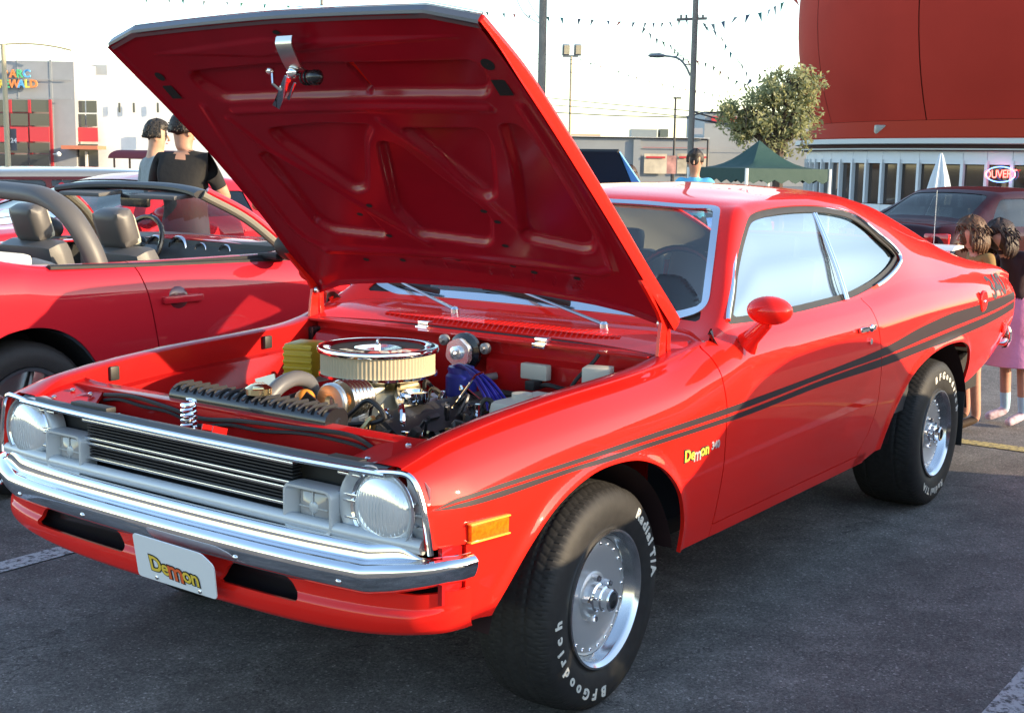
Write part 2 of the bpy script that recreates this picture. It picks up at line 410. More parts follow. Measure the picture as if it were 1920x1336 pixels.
# ================================================================ the red coupe
car = empty('muscle_car'); tag(car, 'bright red coupe with raised hood and charcoal side stripes, filling the foreground', 'car')
GX = [-.80,-.70,-.60,-.20,.30,.55,.75,1.20,1.80,2.40,2.80,3.20,3.60,3.90,4.06]
def rows(*a): return [ip(GX, [p[0] for p in a]), ip(GX, [p[1] for p in a])]
K5 = rows((-.735,.772),(-.742,.800),(-.748,.826),(-.755,.866),(-.760,.890),(-.785,.930),(-.812,.972),(-.814,.977),(-.808,.985),(-.800,1.02),(-.792,1.005),(-.785,.99),(-.772,.965),(-.757,.94),(-.745,.915))
K6 = rows((-.760,.766),(-.775,.792),(-.785,.815),(-.803,.852),(-.812,.874),(-.832,.905),(-.852,.935),(-.855,.940),(-.852,.945),(-.848,.955),(-.842,.950),(-.832,.940),(-.812,.915),(-.787,.89),(-.770,.87))
K7 = rows((-.775,.735),(-.805,.755),(-.825,.770),(-.855,.800),(-.868,.822),(-.878,.845),(-.884,.865),(-.886,.870),(-.885,.872),(-.882,.875),(-.874,.870),(-.862,.865),(-.838,.850),(-.808,.835),(-.788,.82))
K8 = rows((-.785,.665),(-.825,.680),(-.850,.690),(-.880,.710),(-.890,.725),(-.893,.735),(-.895,.740),(-.896,.742),(-.895,.742),(-.886,.742),(-.876,.745),(-.864,.75),(-.838,.75),(-.806,.745),(-.786,.74))
K9 = rows((-.795,.570),(-.832,.575),(-.856,.580),(-.884,.590),(-.890,.595),(-.890,.595),(-.890,.595),(-.890,.595),(-.888,.595),(-.868,.60),(-.858,.61),(-.848,.62),(-.822,.63),(-.790,.65),(-.768,.66))
K10 = rows((-.795,.47),(-.830,.47),(-.852,.475),(-.876,.475),(-.876,.475),(-.876,.475),(-.876,.475),(-.874,.475),(-.870,.475),(-.842,.48),(-.836,.50),(-.825,.52),(-.796,.55),(-.764,.58),(-.742,.60))
K11 = rows((-.775,.38),(-.81,.37),(-.835,.36),(-.852,.352),(-.852,.350),(-.852,.350),(-.852,.350),(-.850,.350),(-.846,.350),(-.816,.36),(-.808,.38),(-.795,.41),(-.766,.46),(-.735,.50),(-.712,.53))
zr = ip([.60,.70,.74,.80,1.10,1.17,1.30,1.55,1.90,2.25,2.60,3.0,3.35,3.6,3.9,4.06], [.845,.93,.966,1.026,1.338,1.366,1.383,1.398,1.404,1.393,1.35,1.245,1.125,1.055,1.02,.985])
k3y = ip([.60,.72,1.12,1.3,2.0,2.4,2.8,3.2,3.6,3.9,4.06], [-.80,-.776,-.628,-.620,-.622,-.630,-.650,-.685,-.715,-.728,-.725])
k3z = ip([.60,.72,.90,1.12,1.3,1.7,2.0,2.4,2.8,3.2,3.6,3.9,4.06], [.93,.998,1.160,1.338,1.354,1.358,1.343,1.278,1.180,1.085,1.020,.985,.952])
drop1 = ip([.7,1.1,1.4,2.4,3.2,4.06], [.001,.003,.006,.008,.004,.002]); drop2 = ip([.7,1.1,1.4,2.4,3.2,4.06], [.004,.010,.020,.028,.015,.008])

ARCHF = catmull([(-.60,.30),(-.555,.42),(-.50,.49),(-.425,.57),(-.32,.645),(-.17,.694),(-.03,.700),(.08,.683),(.195,.635),(.29,.55),(.345,.45),(.36,.36),(.36,.28)], 60)
ARCHF = np.vstack([ARCHF, [(.36,.1),(-.60,.1)]])
ARCHR = catmull([(1.99,.25),(2.01,.37),(2.10,.54),(2.24,.65),(2.40,.700),(2.58,.722),(2.76,.724),(2.93,.708),(3.05,.660),(3.105,.58),(3.115,.47),(3.115,.30)], 60)
ARCHR = np.vstack([ARCHR, [(3.115,.1),(1.99,.1)]])

def section(xs, nrow):
    """P[x, s] from roof centre (s=0) to sill (s=1)"""
    k0 = np.stack([0*xs, zr(xs)], 1); y3 = k3y(xs)
    ks = [k0, np.stack([y3*.40, zr(xs)-drop1(xs)], 1), np.stack([y3*.74, zr(xs)-drop2(xs)], 1), np.stack([y3, k3z(xs)], 1)]
    k5 = np.stack([K5[0](xs), K5[1](xs)], 1)
    k4 = (ks[3]+k5)/2; k4[:, 0] -= .012; ks += [k4, k5]
    for K in (K6, K7, K8, K9, K10, K11): ks.append(np.stack([K[0](xs), K[1](xs)], 1))
    ks = np.stack(ks, 1)                                    # (nx, 12, 2)
    out = np.zeros((len(xs), nrow[0]+nrow[1]-1, 3))
    for i in range(len(xs)):
        c = ks[i]; L = np.maximum(np.linalg.norm(np.diff(c, axis=0), axis=1), 1e-4); T = np.concatenate([[0], np.cumsum(L)])
        fy, fz = ip(T, c[:, 0]), ip(T, c[:, 1])
        s = np.concatenate([np.linspace(0, T[5], nrow[0]), np.linspace(T[5], T[-1], nrow[1])[1:]])
        out[i, :, 0] = xs[i]; out[i, :, 1] = fy(s); out[i, :, 2] = fz(s)
    return out
def flare(P):
    X, Z = P[..., 0], P[..., 2]
    for A in (ARCHF, ARCHR):
        d = sdpoly(X, Z, A); P[..., 1] -= .011*np.exp(-(np.maximum(d, 0)/.022)**2)*(Z < .78)
    return P
NR = (60, 84)
xs_all = np.concatenate([np.linspace(-.80, .60, 170), np.linspace(.60, 1.30, 90)[1:], np.linspace(1.30, 4.06, 300)[1:]])
PG = section(xs_all, NR)
LOW = flare(PG[:, NR[0]-1:, :].copy())                        # side below the belt
ig = np.searchsorted(xs_all, .62)
UP = PG[ig:, :NR[0], :]                                       # greenhouse above the belt
Slow = grid(LOW); Sup = grid(UP)
if Slow[1][len(Slow[1])//2][1] > 0: Slow = grid(LOW, True)
if Sup[1][len(Sup[1])//2][2] < 0: Sup = grid(UP, True)

gap1 = ip([.30,.50,.65,.75,.86,.92,.955,1.0], [.562,.570,.572,.571,.560,.566,.600,.665])
gap2 = ip([.30,.395,.49,.60,.72,.80,.91,.965,1.02], [1.70,1.755,1.835,1.862,1.858,1.848,1.832,1.832,1.835])
def side_part(S, *fs):
    for f in fs: S = clip(S, f(S[0][:, 0], S[0][:, 2]))
    return S
G = .0028
fender = side_part(Slow, lambda x, z: gap1(z)-G-x, lambda x, z: sdpoly(x, z, ARCHF), lambda x, z: np.maximum(x+.640, z-.612),
                   lambda x, z: z-np.where(x < 0, .420, .352), lambda x, z: x+.742-.05*np.clip((z-.70)/.1, 0, 1)*0)
door = side_part(Slow, lambda x, z: x-gap1(z)-G, lambda x, z: gap2(z)-G-x, lambda x, z: z-.394)
qlow = ip([1.8,2.9,3.1,3.5,3.8,3.98,4.06], [.352,.470,.478,.515,.575,.645,.68])
quarter = side_part(Slow, lambda x, z: x-gap2(z)-G, lambda x, z: sdpoly(x, z, ARCHR), lambda x, z: z-qlow(x))
rocker = side_part(Slow, lambda x, z: x-.565, lambda x, z: .390-z, lambda x, z: 1.86-x, lambda x, z: z-.351, lambda x, z: gap2(z)-G-x+.12)
for S_, nm in ((fender, 'front_fender'), (door, 'door')):
    T_ = thick(S_, .012); 
    obj(nm, T_, RED, car); obj(nm, mirror(T_), RED, car)
T_ = thick(rocker, .01); obj('rocker_panel', T_, RED, car); obj('rocker_panel', mirror(T_), RED, car)
# backing behind the panel gaps
back = side_part(Slow, lambda x, z: .03-np.minimum(np.abs(x-gap1(z)), np.abs(x-gap2(z))), lambda x, z: z-.36)
back = off(back, -.014); obj('gap_backing', join(back, mirror(back)), DKRED, car)

# ---- greenhouse: windscreen, side windows, backlight are openings in one shell
WSO = roundpoly([(.757,-.722),(.757,.722),(1.118,.572),(1.118,-.572)], .055, 8)
SIDEO = catmull([(.725,.986),(.840,1.078),(.968,1.188),(1.052,1.257),(1.118,1.300),(1.195,1.318),(1.370,1.331),(1.66,1.333),(1.86,1.322),(2.059,1.296),(2.175,1.258),(2.265,1.212),(2.372,1.150),(2.392,1.112),(2.315,1.080),(2.125,1.036),(1.95,1.010),(1.78,.994),(1.65,.988)], 130)
SIDEO = np.vstack([SIDEO, [(1.3,.982),(.9,.980)]])
BLO = roundpoly([(2.33,-.50),(2.33,.50),(3.28,.56),(3.28,-.56)], .08, 6)
shell = clip(Sup, sdpoly(Sup[0][:, 0], Sup[0][:, 1], WSO)-.0)
sidef = lambda S, d=0: np.where(S[0][:, 1] < -.45, sdpoly(S[0][:, 0], S[0][:, 2], SIDEO)+d, 1.)
shell = clip(shell, sidef(shell)); shell = clip(shell, sdpoly(shell[0][:, 0], shell[0][:, 1], BLO))
T_ = thick(shell, .012)
Tq = thick(quarter, .012)
body = obj('body_shell', join(T_, mirror(T_), Tq, mirror(Tq)), RED, car)
# inner headliner
lin = off(clip(shell, sdpoly(shell[0][:, 0], shell[0][:, 1], WSO)-.02), -.03); obj('headliner', join(lin, mirror(lin)), LINER, car)
# glass and trims cut from the same surface
g = clip(Sup, .0-sdpoly(Sup[0][:, 0], Sup[0][:, 1], WSO)); gl = off(clip(g, -.010-sdpoly(g[0][:, 0], g[0][:, 1], WSO)), -.006)
obj('windshield', join(gl, mirror(gl)), WSG, car)
tr = clip(g, .024+sdpoly(g[0][:, 0], g[0][:, 1], WSO)); tr = thick(off(tr, .004), .008)
obj('windshield_trim', join(tr, mirror(tr)), TRIM, car)
sg = clip(Sup, -sidef(Sup)); sg = clip(sg, -.45-sg[0][:, 1])
BDIV = lambda z: np.interp(z, [.986, 1.33], [1.692, 1.712])
ins = -.020-sdpoly(sg[0][:, 0], sg[0][:, 2], SIDEO); g1 = clip(sg, ins)
for a, nm in ((1, 'door_glass'), (-1, 'quarter_glass')):
    q = off(clip(g1, a*(BDIV(g1[0][:, 2])-g1[0][:, 0])-.008), -.012 if a > 0 else -.016)
    obj(nm, q, WIN, car); obj(nm, mirror(q), WSG, car)
seal = thick(off(clip(sg, .022+sdpoly(sg[0][:, 0], sg[0][:, 2], SIDEO)), -.006), .006); obj('window_seal', join(seal, mirror(seal)), BLACK, car)
def onside(x, z, o=0):
    """point on the near flank (y from the surface)"""
    a, b, c, d = float(K5[1](x)), float(k3z(x)), float(K5[0](x)), float(k3y(x)); t = np.clip((z-a)/(b-a), 0, 1); return np.array([x, c+(d-c)*t-.046*t*(1-t)-o, z])
def flank(x, z, o=0):
    j = np.argmin(np.abs(xs_all-x)); r = LOW[j]; i = np.argsort(r[:, 2]); return np.array([x, np.interp(z, r[i, 2], r[i, 1])-o, z])
m = MB(); path = np.array([onside(p[0], p[1], .004) for p in SIDEO[1:112]]); path2 = path*[1,-1,1]
m.tube(path, .0085, 8); m.tube(path2, .0085, 8); m.each('drip_moulding', CHROME, car)
m = MB()
for s in (1, -1):
    for dx in (-.010, .010):
        p = np.array([onside(BDIV(z)+dx, z, .002) for z in np.linspace(.990, 1.318, 12)]); m.tube(p*[1, s, 1], .006, 6)
m.each('window_divider', TRIM, car)
bg_ = clip(Sup, -sdpoly(Sup[0][:, 0], Sup[0][:, 1], BLO)); bg_ = off(bg_, -.006); obj('rear_glass', join(bg_, mirror(bg_)), WSG, car)
# belt ledge closes the door top; deck end cap
m = MB()
e = PG[-1]; poly = [(p[1], p[2]) for p in e[::4]]+[(-p[1], p[2]) for p in e[::-4]]
m.prism([(a*.985, b) for a, b in poly], 4.052, 4.03, 'x'); m.build('tail_panel', RED, car)

# ---- side stripes: vinyl cut from the flank surface
ut = ip([-.722,-.648,-.19,.57,1.38,1.845,2.40,2.83,3.4,4.06], [.700,.720,.741,.757,.779,.797,.841,.857,.857,.850])
ub = ip([-.722,-.648,-.19,.57,1.38,1.845,2.40,2.83,3.4,4.06], [.700,.7105,.729,.737,.760,.766,.784,.795,.803,.812])
lt = ip([-.722,-.648,-.19,.57,1.38,1.845,2.40,2.83,3.4,4.06], [.700,.7070,.724,.729,.753,.760,.771,.781,.791,.801])
lb = ip([-.722,-.648,-.19,.57,1.38,1.845,2.40,2.83,3.4,4.06], [.700,.6965,.712,.713,.731,.729,.736,.741,.752,.764])
for a, b in ((ut, ub), (lt, lb)):
    s_ = clip(Slow, a(Slow[0][:, 0])-Slow[0][:, 2]); s_ = clip(s_, s_[0][:, 2]-b(s_[0][:, 0])); s_ = clip(s_, s_[0][:, 0]+.721); s_ = clip(s_, 4.03-s_[0][:, 0])
    s_ = side_part(s_, lambda x, z: np.abs(x-gap1(z))-G, lambda x, z: np.abs(x-gap2(z))-G, lambda x, z: np.hypot(x-3.235, z-.868)-.052)
    s_ = off(s_, .0012); obj('side_stripe', s_, STRIPE, car); obj('side_stripe', mirror(s_), STRIPE, car)

# ---- cowl between hood ledge and windscreen
cy = np.linspace(-.80, .80, 61); ct = np.linspace(0, 1, 24)
xr = .757+.0*cy; xf = .555-.10*np.abs(cy/.74)**3
Pc = np.zeros((61, 24, 3))
for i, y in enumerate(cy):
    x = xf[i]+(xr[i]-xf[i])*ct
    Pc[i, :, 0] = x; Pc[i, :, 1] = y; zt = ip([0,.3,1], [.915-.006*(y/.75)**2, .938, .966])(ct); Pc[i, :, 2] = zt-.012*np.clip((abs(y)-.70)/.1, 0, 1)
Sc = grid(Pc); Sc = Sc if Sc[1][700][2] > 0 else grid(Pc, True)
Sc = clip(Sc, .79-np.abs(Sc[0][:, 1])-.0*Sc[0][:, 0])
cowl = obj('cowl_panel', thick(Sc, .01), RED, car)
# vent grille in the cowl: fine slats
m = MB()
for i in range(46):
    y = -.50+.0215*i
    m.box((.612, y, .9395), (.085, .017, .002), roty(-.14))
m.build('cowl_vent', RED, car, 30)
m = MB(); m.tube([(xf[i]-.002, cy[i], .902) for i in range(4, 57)], .008, 6); m.build('cowl_seal', BLACK, car)
# ---------------------------------------------------------------- front end
def sweep(path, prof, closed=False):
    """sweep (u outward, z) profile along plan path [(x,y,zshift,scale)] -> grid P"""
    P = np.asarray(path, float); T = np.gradient(P[:, :2], axis=0); T /= np.linalg.norm(T, axis=1, keepdims=True)
    Nn = np.stack([T[:, 1], -T[:, 0]], 1); pr = np.asarray(prof, float); out = np.zeros((len(P), len(pr), 3))
    for i in range(len(P)):
        s = P[i, 3]; out[i, :, 0] = P[i, 0]+Nn[i, 0]*pr[:, 0]*s; out[i, :, 1] = P[i, 1]+Nn[i, 1]*pr[:, 0]*s; out[i, :, 2] = P[i, 2]+pr[:, 1]*s
    return out
half = [(-.846,.0),(-.844,.20),(-.838,.40),(-.824,.58),(-.806,.70),(-.776,.79),(-.735,.850),(-.690,.876),(-.650,.884)]
pl = catmull([(x, -y) for x, y in half[::-1]][:-1]+half, 120)
BP = [(p[0], p[1], .540+.030*np.clip((abs(p[1])-.68)/.18, 0, 1), 1-.22*np.clip((abs(p[1])-.74)/.14, 0, 1)) for p in pl]
prof = catmull([(-.075,.056),(-.052,.064),(-.042,.064),(-.036,.058),(-.033,.044),(-.030,.034),(-.024,.029),(-.006,.024),(.004,.016),(.006,.006),(.002,-.010),(-.007,-.028),(-.020,-.040),(-.036,-.046),(-.055,-.047)], 60)
Pb = sweep(BP, prof*[-1, 1]); k0_ = int(np.argmin(np.abs(prof[:, 1]-.030)+10*(prof[:, 0] > -.02)+10*(np.arange(len(prof)) < 18)))
for i in range(len(Pb)):
    w_ = float(sst((abs(BP[i][1])-.76)/.06)); Pb[i, :k0_] = Pb[i, :k0_]*(1-w_)+Pb[i, k0_]*w_
Sb = grid(Pb); Sb = Sb if Sb[1][len(Sb[1])//2][0] < 0 else grid(Pb, True)
bumper = obj('front_bumper', thick(Sb, .004), CHROME, car)
m = MB()
for y in (-.62, -.30, .30, .62, .78):
    x = np.interp(abs(y), [p[1] for p in half], [p[0] for p in half]); m.ell((x-.004, y, .522), (.006,.009,.007), 10, 6)
m.each('bumper_bolt', TRIM, bumper)
# valance under the bumper, with two air slots
vh = [(-.800,.0),(-.798,.20),(-.792,.40),(-.780,.58),(-.762,.70),(-.735,.79),(-.700,.842),(-.665,.860),(-.640,.866)]
vp = catmull([(x, -y) for x, y in vh[::-1]][:-1]+vh, 140); vt = np.linspace(0, 1, 40)
Pv = np.zeros((140, 40, 3))
for i, p in enumerate(vp):
    e = abs(p[1])/.866; zt = .500+.012*np.clip((e-.90)/.08, 0, 1); zb = .372+.048*e**4
    u = ip([0,.35,.5,.62,.9,1], [.0,.0,.010,.012,.004,-.010])(vt)
    k = np.clip(1-(e-.9)/.1, .3, 1)
    Pv[i, :, 0] = p[0]-u*k; Pv[i, :, 1] = p[1]; Pv[i, :, 2] = zt+(zb-zt)*vt
Sv = grid(Pv); Sv = Sv if Sv[1][2800][0] < 0 else grid(Pv, True)
for y0, y1 in ((-.47,-.19), (.17,.60)):
    Sv = clip(Sv, sdpoly(Sv[0][:, 1], Sv[0][:, 2], roundpoly([(y0,.432),(y0+.04,.485),(y1-.04,.485),(y1,.432)], .02)))
obj('front_valance', thick(Sv, .012), RED, car)
m = MB(); m.box((-.735,0,.45), (.02,1.3,.10)); m.build('air_duct', GLOSSBLK, car)
m = MB(); m.box((-.728,0,.570), (.02,1.52,.095)); m.build('bumper_gap', GLOSSBLK, car)
for s in (1,-1): m = MB(); m.box((-.672, s*.832, .548), (.085,.012,.135)); m.build('bumper_recess', REDIN, car)
# licence plate with lettering
pc = [np.array(q) for q in ((-.872,.052,.526),(-.869,-.206,.520),(-.863,-.246,.494),(-.836,-.225,.398),(-.836,.076,.400))]
m = MB(); nrm = np.cross(pc[4]-pc[0], pc[1]-pc[0]); nrm /= np.linalg.norm(nrm); nrm = nrm if nrm[0] < 0 else -nrm
pq = [q+nrm*.004 for q in pc]; ctr = sum(pq)/5
pr_ = []
for i in range(5):
    a, b, c = pq[i-1], pq[i], pq[(i+1) % 5]; u = (a-b)/np.linalg.norm(a-b); v = (c-b)/np.linalg.norm(c-b)
    for k in range(4): t = k/3; r_ = .012; pr_.append((1-t)**2*(b+u*r_)+2*t*(1-t)*b+t*t*(b+v*r_))
n_ = len(pr_); m.add(pr_+[q-nrm*.003 for q in pr_], [tuple(range(n_)), tuple(reversed(range(n_, 2*n_)))]+[(i, (i+1) % n_, n_+(i+1) % n_, n_+i) for i in range(n_)])
plate = m.build('licence_plate', PLATEW, car)
px_ = (pq[3]-pq[4])/np.linalg.norm(pq[3]-pq[4]); py_ = (pq[0]-pq[4])/np.linalg.norm(pq[0]-pq[4]); po = (pq[4]+pq[3])/2+py_*.062+nrm*.0012
for txt, dx, dy, sz, mt, bo, dz in (('De', -.058, -.010, .062, INK, .0045, 0), ('on', .061, -.016, .062, INK, .0045, 0), ('m', .004, -.014, .080, INK, .0045, 0.0004),
                                ('De', -.058, -.010, .062, DYEL, .0012, .0008), ('on', .061, -.016, .062, DYEL, .0012, .0008), ('m', .004, -.014, .080, DORG, .0015, .0012)):
    V, F = textmesh(txt, sz, .0002, frame(po+px_*dx+py_*dy+nrm*dz, px_-py_*.06, py_), .92, bo); obj('plate_lettering', (V, F), mt, plate, smooth=False)
m = MB()
for dx, dy in ((-.075,-.05), (.09,-.052)): m.ell(po+px_*dx+py_*dy, (.003,.006,.006), 8, 5)
m.each('plate_screw', TRIM, plate)

# grille
gr = empty('grille', parent=car)
m = MB(); m.box((-.690,0,.685), (.02,1.52,.165)); m.build('grille_backing', mat('grille black', (.010,.010,.011), rough=.6), gr)
FIN = mat('black grille fin', (.026,.025,.027), rough=.45)
for i in range(13):
    z = .648+.0086*i; m = MB(); m.box((-.734,0,z), (.030,.80,.0034)); m.build('fin', FIN, gr)
for z in (.754, .706, .692, .652):
    m = MB(); m.box((-.750,0,z), (.018,.82,.0072), bev=.002); m.build('bright_bar', TRIM, gr)
    for s in (1, -1):
        m = MB(); m.box((-.744,s*.585,z), (.014,.07,.0055), bev=.0015); m.build('bright_bar', TRIM, gr)
m = MB(); pth = [(-.752,-.70,.772),(-.764,-.45,.770),(-.768,0,.768),(-.764,.45,.770),(-.752,.70,.772)]
m.tube(catmull(pth, 40), .0085, 8); m.build('top_moulding', TRIM, gr)
m = MB(); m.tube(catmull([(-.735,-.80,.616),(-.757,-.60,.619),(-.766,0,.621),(-.757,.60,.619),(-.735,.80,.616)], 50), .0180, 12); m.build('lower_moulding', SILVER, gr)
m = MB(); pth = catmull([(-.742,-.70,.7795),(-.750,-.45,.7785),(-.752,0,.7775),(-.750,.45,.7785),(-.742,.70,.7795)], 40)
Pz = np.stack([np.stack([pth[:, 0]+dx, pth[:, 1], pth[:, 2]+dz], 1) for dx, dz in ((-.008,-.012),(-.006,.002),(.002,.006),(.016,.005),(.020,-.004))], 1)
obj('header_seal', thick(grid(Pz), .003), mat('dark grey rubber', (.055,.058,.066), rough=.55), gr)
m = MB(); m.box((-.728,.40,.788), (.034,.16,.016), bev=.004); m.box((-.728,-.56,.784), (.03,.10,.010), bev=.003); m.each('rubber_pad', BLACK, gr)
# turn signals
for s in (1, -1):
    ts = empty('turn_signal', parent=car); c = np.array([-.760, s*.475, .657])
    o_ = roundpoly([(-.082,-.056),(.082,-.056),(.082,.056),(-.082,.056)], .022, 5); i_ = roundpoly([(-.073,-.048),(.073,-.048),(.073,.048),(-.073,.048)], .018, 5); j_ = roundpoly([(-.052,-.042),(.052,-.042),(.052,.042),(-.052,.042)], .014, 5)
    n_ = len(o_); rings = [(o_, .035), (o_, -.008), (o_*.96, -.018), (i_, -.018), (j_, .020)]
    V = [(c[0]+d, c[1]+q[0], c[2]+q[1]) for rg, d in rings for q in rg]; F = []
    for r_ in range(len(rings)-1): F += [(r_*n_+k, r_*n_+(k+1) % n_, (r_+1)*n_+(k+1) % n_, (r_+1)*n_+k) for k in range(n_)]
    MB().add(V, F).build('signal_frame', SILVER, ts, 50)
    m = MB(); V = [(c[0]+.014, c[1]+q[0], c[2]+q[1]) for q in j_]; V2 = [(c[0]+.006, c[1]+q[0]*.8, c[2]+q[1]*.8) for q in j_]
    m.add(V+V2, [(k, (k+1) % n_, n_+(k+1) % n_, n_+k) for k in range(n_)]+[tuple(range(n_, 2*n_))]); lens = m.build('signal_lens', LAMP, ts, 50)
    m = MB(); m.box((c[0]+.005, c[1], c[2]), (.004,.003,.078)); m.box((c[0]+.005, c[1], c[2]), (.004,.094,.003)); m.ell((c[0]+.006, c[1], c[2]), (.004,.016,.016), 12, 6); m.build('signal_bulb', SILVER, lens)
# headlights
for s in (1, -1):
    hl = empty('headlight', parent=car); c = (-.738, s*.684, .684)
    m = MB(); m.lathe([(.001,-.030),(.030,-.0285),(.058,-.024),(.076,-.016),(.088,-.004),(.090,.004)], c, 'x', 40); m.build('headlight_lens', LENS, hl)
    # fluting of the lens
    m = MB()
    for k in range(15):
        y = -.070+.01*k; hz = math.sqrt(max(.079**2-y*y, 0)); zz = np.linspace(-hz, hz, 9)
        if hz > .01: m.tube([(c[0]-.0305*(1-(y*y+z*z)/.086**2)**.5-.0005, c[1]+y, c[2]+z) for z in zz], .0011, 5)
    m.build('lens_fluting', LENS, hl)
    m = MB(); m.lathe([(.0865,.006),(.083,.030),(.060,.052),(.02,.062),(.001,.063)], c, 'x', 32); m.lathe([(.001,.02),(.014,.024),(.016,.04),(.001,.062)], c, 'x', 16); m.build('reflector', mat('lamp reflector', (.85,.86,.86), rough=.16, metal=1) if 'lamp reflector' not in bpy.data.materials else bpy.data.materials['lamp reflector'], hl)
    m = MB(); m.lathe([(.089,.012),(.090,-.006),(.095,-.010),(.098,-.006),(.098,.02)], c, 'x', 40); m.build('retaining_ring', CHROME, hl)
    # argent bezel: wide on the inner side
    pb = [(.097+.034*max(0, math.cos(a-(math.pi if s < 0 else 0)*0-(math.pi if s > 0 else 0)))**1.0, a) for a in np.linspace(0, 2*math.pi, 48, endpoint=False)]
    rings = []
    for k_, d_ in ((0, .004), (.35, -.008), (.8, -.016), (1, -.012), (1.02, .03)):
        rings.append([(c[0]+d_, c[1]+math.cos(a)*(.096+(r_-.096)*k_), c[2]+math.sin(a)*(.096+(r_-.096)*k_)) for r_, a in pb])
    V = [q for rg in rings for q in rg]; n_ = 48; F = []
    for r_ in range(len(rings)-1): F += [(r_*n_+k, r_*n_+(k+1) % n_, (r_+1)*n_+(k+1) % n_, (r_+1)*n_+k) for k in range(n_)]
    MB().add(V, F).build('headlight_bezel', SILVER, hl, 60)
    n_ = 48; V = []; hx, hz = .118, .080
    for k in range(n_):
        a = 2*math.pi*k/n_; ca, sa = math.cos(a), math.sin(a); q_ = min((hx/abs(ca)) if abs(ca) > 1e-6 else 9, (hz/abs(sa)) if abs(sa) > 1e-6 else 9)
        q_ = max(q_, .094); V += [(c[0]+.018, c[1]+.090*ca, c[2]+.090*sa), (c[0]+.014, c[1]+q_*ca+s*.008, c[2]+q_*sa)]
    MB().add(V, [(2*k, 2*k+1, (2*k+3) % (2*n_), (2*k+2) % (2*n_)) for k in range(n_)]).build('lamp_panel', SILVER, hl)
    m = MB()
    for z in (.655,.685,.715): m.box((-.726, s*.795, z), (.012,.030,.006), bev=.002)
    m.each('side_bar', SILVER, hl)
    # chrome edge of the fender nose
    pth = catmull([(-.752, s*.655, .771),(-.753, s*.73, .781),(-.751, s*.768, .780),(-.749, s*.786, .766),(-.746, s*.804, .722),(-.743, s*.818, .662),(-.740, s*.826, .604)], 40)
    m = MB(); m.tube(pth, .0075, 8); m.build('fender_edge_trim', CHROME, hl)

# ---------------------------------------------------------------- fender ledges, inner fenders, bay
xl = np.concatenate([np.linspace(-.74, .60, 90)]); k5y = K5[0](xl); k5z = K5[1](xl)
iy = -ip([-.74,-.62,-.4,.0,.40,.60], [.650,.690,.693,.698,.702,.735])(xl)
for s in (1, -1):
    cols = [(k5y, k5z), (k5y+.010, k5z+.003), (iy-.008, k5z+.002), (iy, k5z-.002), (iy+.001, k5z-.012), (iy+.002, k5z-.075), (iy+.034, k5z-.080), (iy+.040, k5z-.095), (iy+.10, .66+0*xl), (iy+.13, .50+0*xl)]
    Pq = np.stack([np.stack([xl, c[0], c[1]], 1) for c in cols], 1); Pq[..., 1] *= s
    Sq = grid(Pq); Sq = Sq if Sq[1][2][2] > 0 else grid(Pq, True)
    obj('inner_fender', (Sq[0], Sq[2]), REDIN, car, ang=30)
RB = mat('rubber bumper', (.02,.02,.02), rough=.5)
m = MB()
for x, z in ((-.44,.815), (.20,.845)): m.box((x, .688, z), (.035,.016,.045), bev=.006)
m.each('hood_stop', RB, car)
# radiator support and yoke
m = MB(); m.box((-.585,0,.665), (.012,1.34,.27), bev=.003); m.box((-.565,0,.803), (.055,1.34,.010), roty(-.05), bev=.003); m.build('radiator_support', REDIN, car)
m = MB(); V = [(-.736,-.68,.776),(-.736,.68,.776),(-.668,.66,.730),(-.668,-.66,.730),(-.650,-.66,.725),(-.650,.66,.725)]
m.add(V, [(0,1,2,3),(3,2,5,4)]); m.build('yoke_panel', REDIN, car)
m = MB(); m.box((-.622,0,.700), (.055,1.2,.02)); m.build('air_gap', GLOSSBLK, car)
for s in (1, -1):
    m = MB(); V = [(-.735, s*.62, .778),(-.735, s*.700, .786),(-.54, s*.700, .815),(-.56, s*.56, .810),(-.655, s*.50, .765)]
    m.add([(*v,) for v in V]+[(v[0], v[1], v[2]-.012) for v in V], [(0,1,2,3,4),(9,8,7,6,5)]+[(i, (i+1) % 5, 5+(i+1) % 5, 5+i) for i in range(5)]); m.build('corner_gusset', REDIN, car, 20)
m = MB()
for (x, y, z) in ((-.70,.62,.785),(-.63,.63,.795),(-.62,.56,.790),(-.70,-.60,.785),(-.60,-.64,.806),(-.69,-.2,.752),(-.69,.30,.752),(-.69,-.42,.752),(-.64,.40,.752)): m.ell((x, y, z), (.008,.008,.006), 8, 5)
m.each('panel_bolt', TRIM, car)
wire = catmull([(-.60,.52,.79),(-.602,.40,.80),(-.603,.25,.79),(-.603,.10,.775),(-.603,-.05,.788),(-.603,-.25,.797),(-.602,-.48,.80),(-.60,-.55,.76),(-.61,-.56,.72)], 60)
m = MB(); m.tube(wire, .006, 6); m.tube(wire+np.array([-.002,0,-.016])+.004*np.sin(np.arange(60)*.5)[:, None]*[0,0,1], .005, 6); m.build('wiring_loom', BLACK, car)
# hood latch spring and catch
m = MB(); t_ = np.linspace(0, 6.2*2*math.pi, 130); m.tube(np.stack([-.690+.018*np.cos(t_), .045+.018*np.sin(t_), .758+.085*t_/t_[-1]], 1), .0052, 6); m.build('latch_spring', CHROME, car)
m = MB()
for y in (-.07,-.03): m.box((-.690, y, .765), (.05,.004,.045), roty(.3))
m.box((-.690,-.05,.748), (.07,.09,.01)); m.build('latch_bracket', REDIN, car)
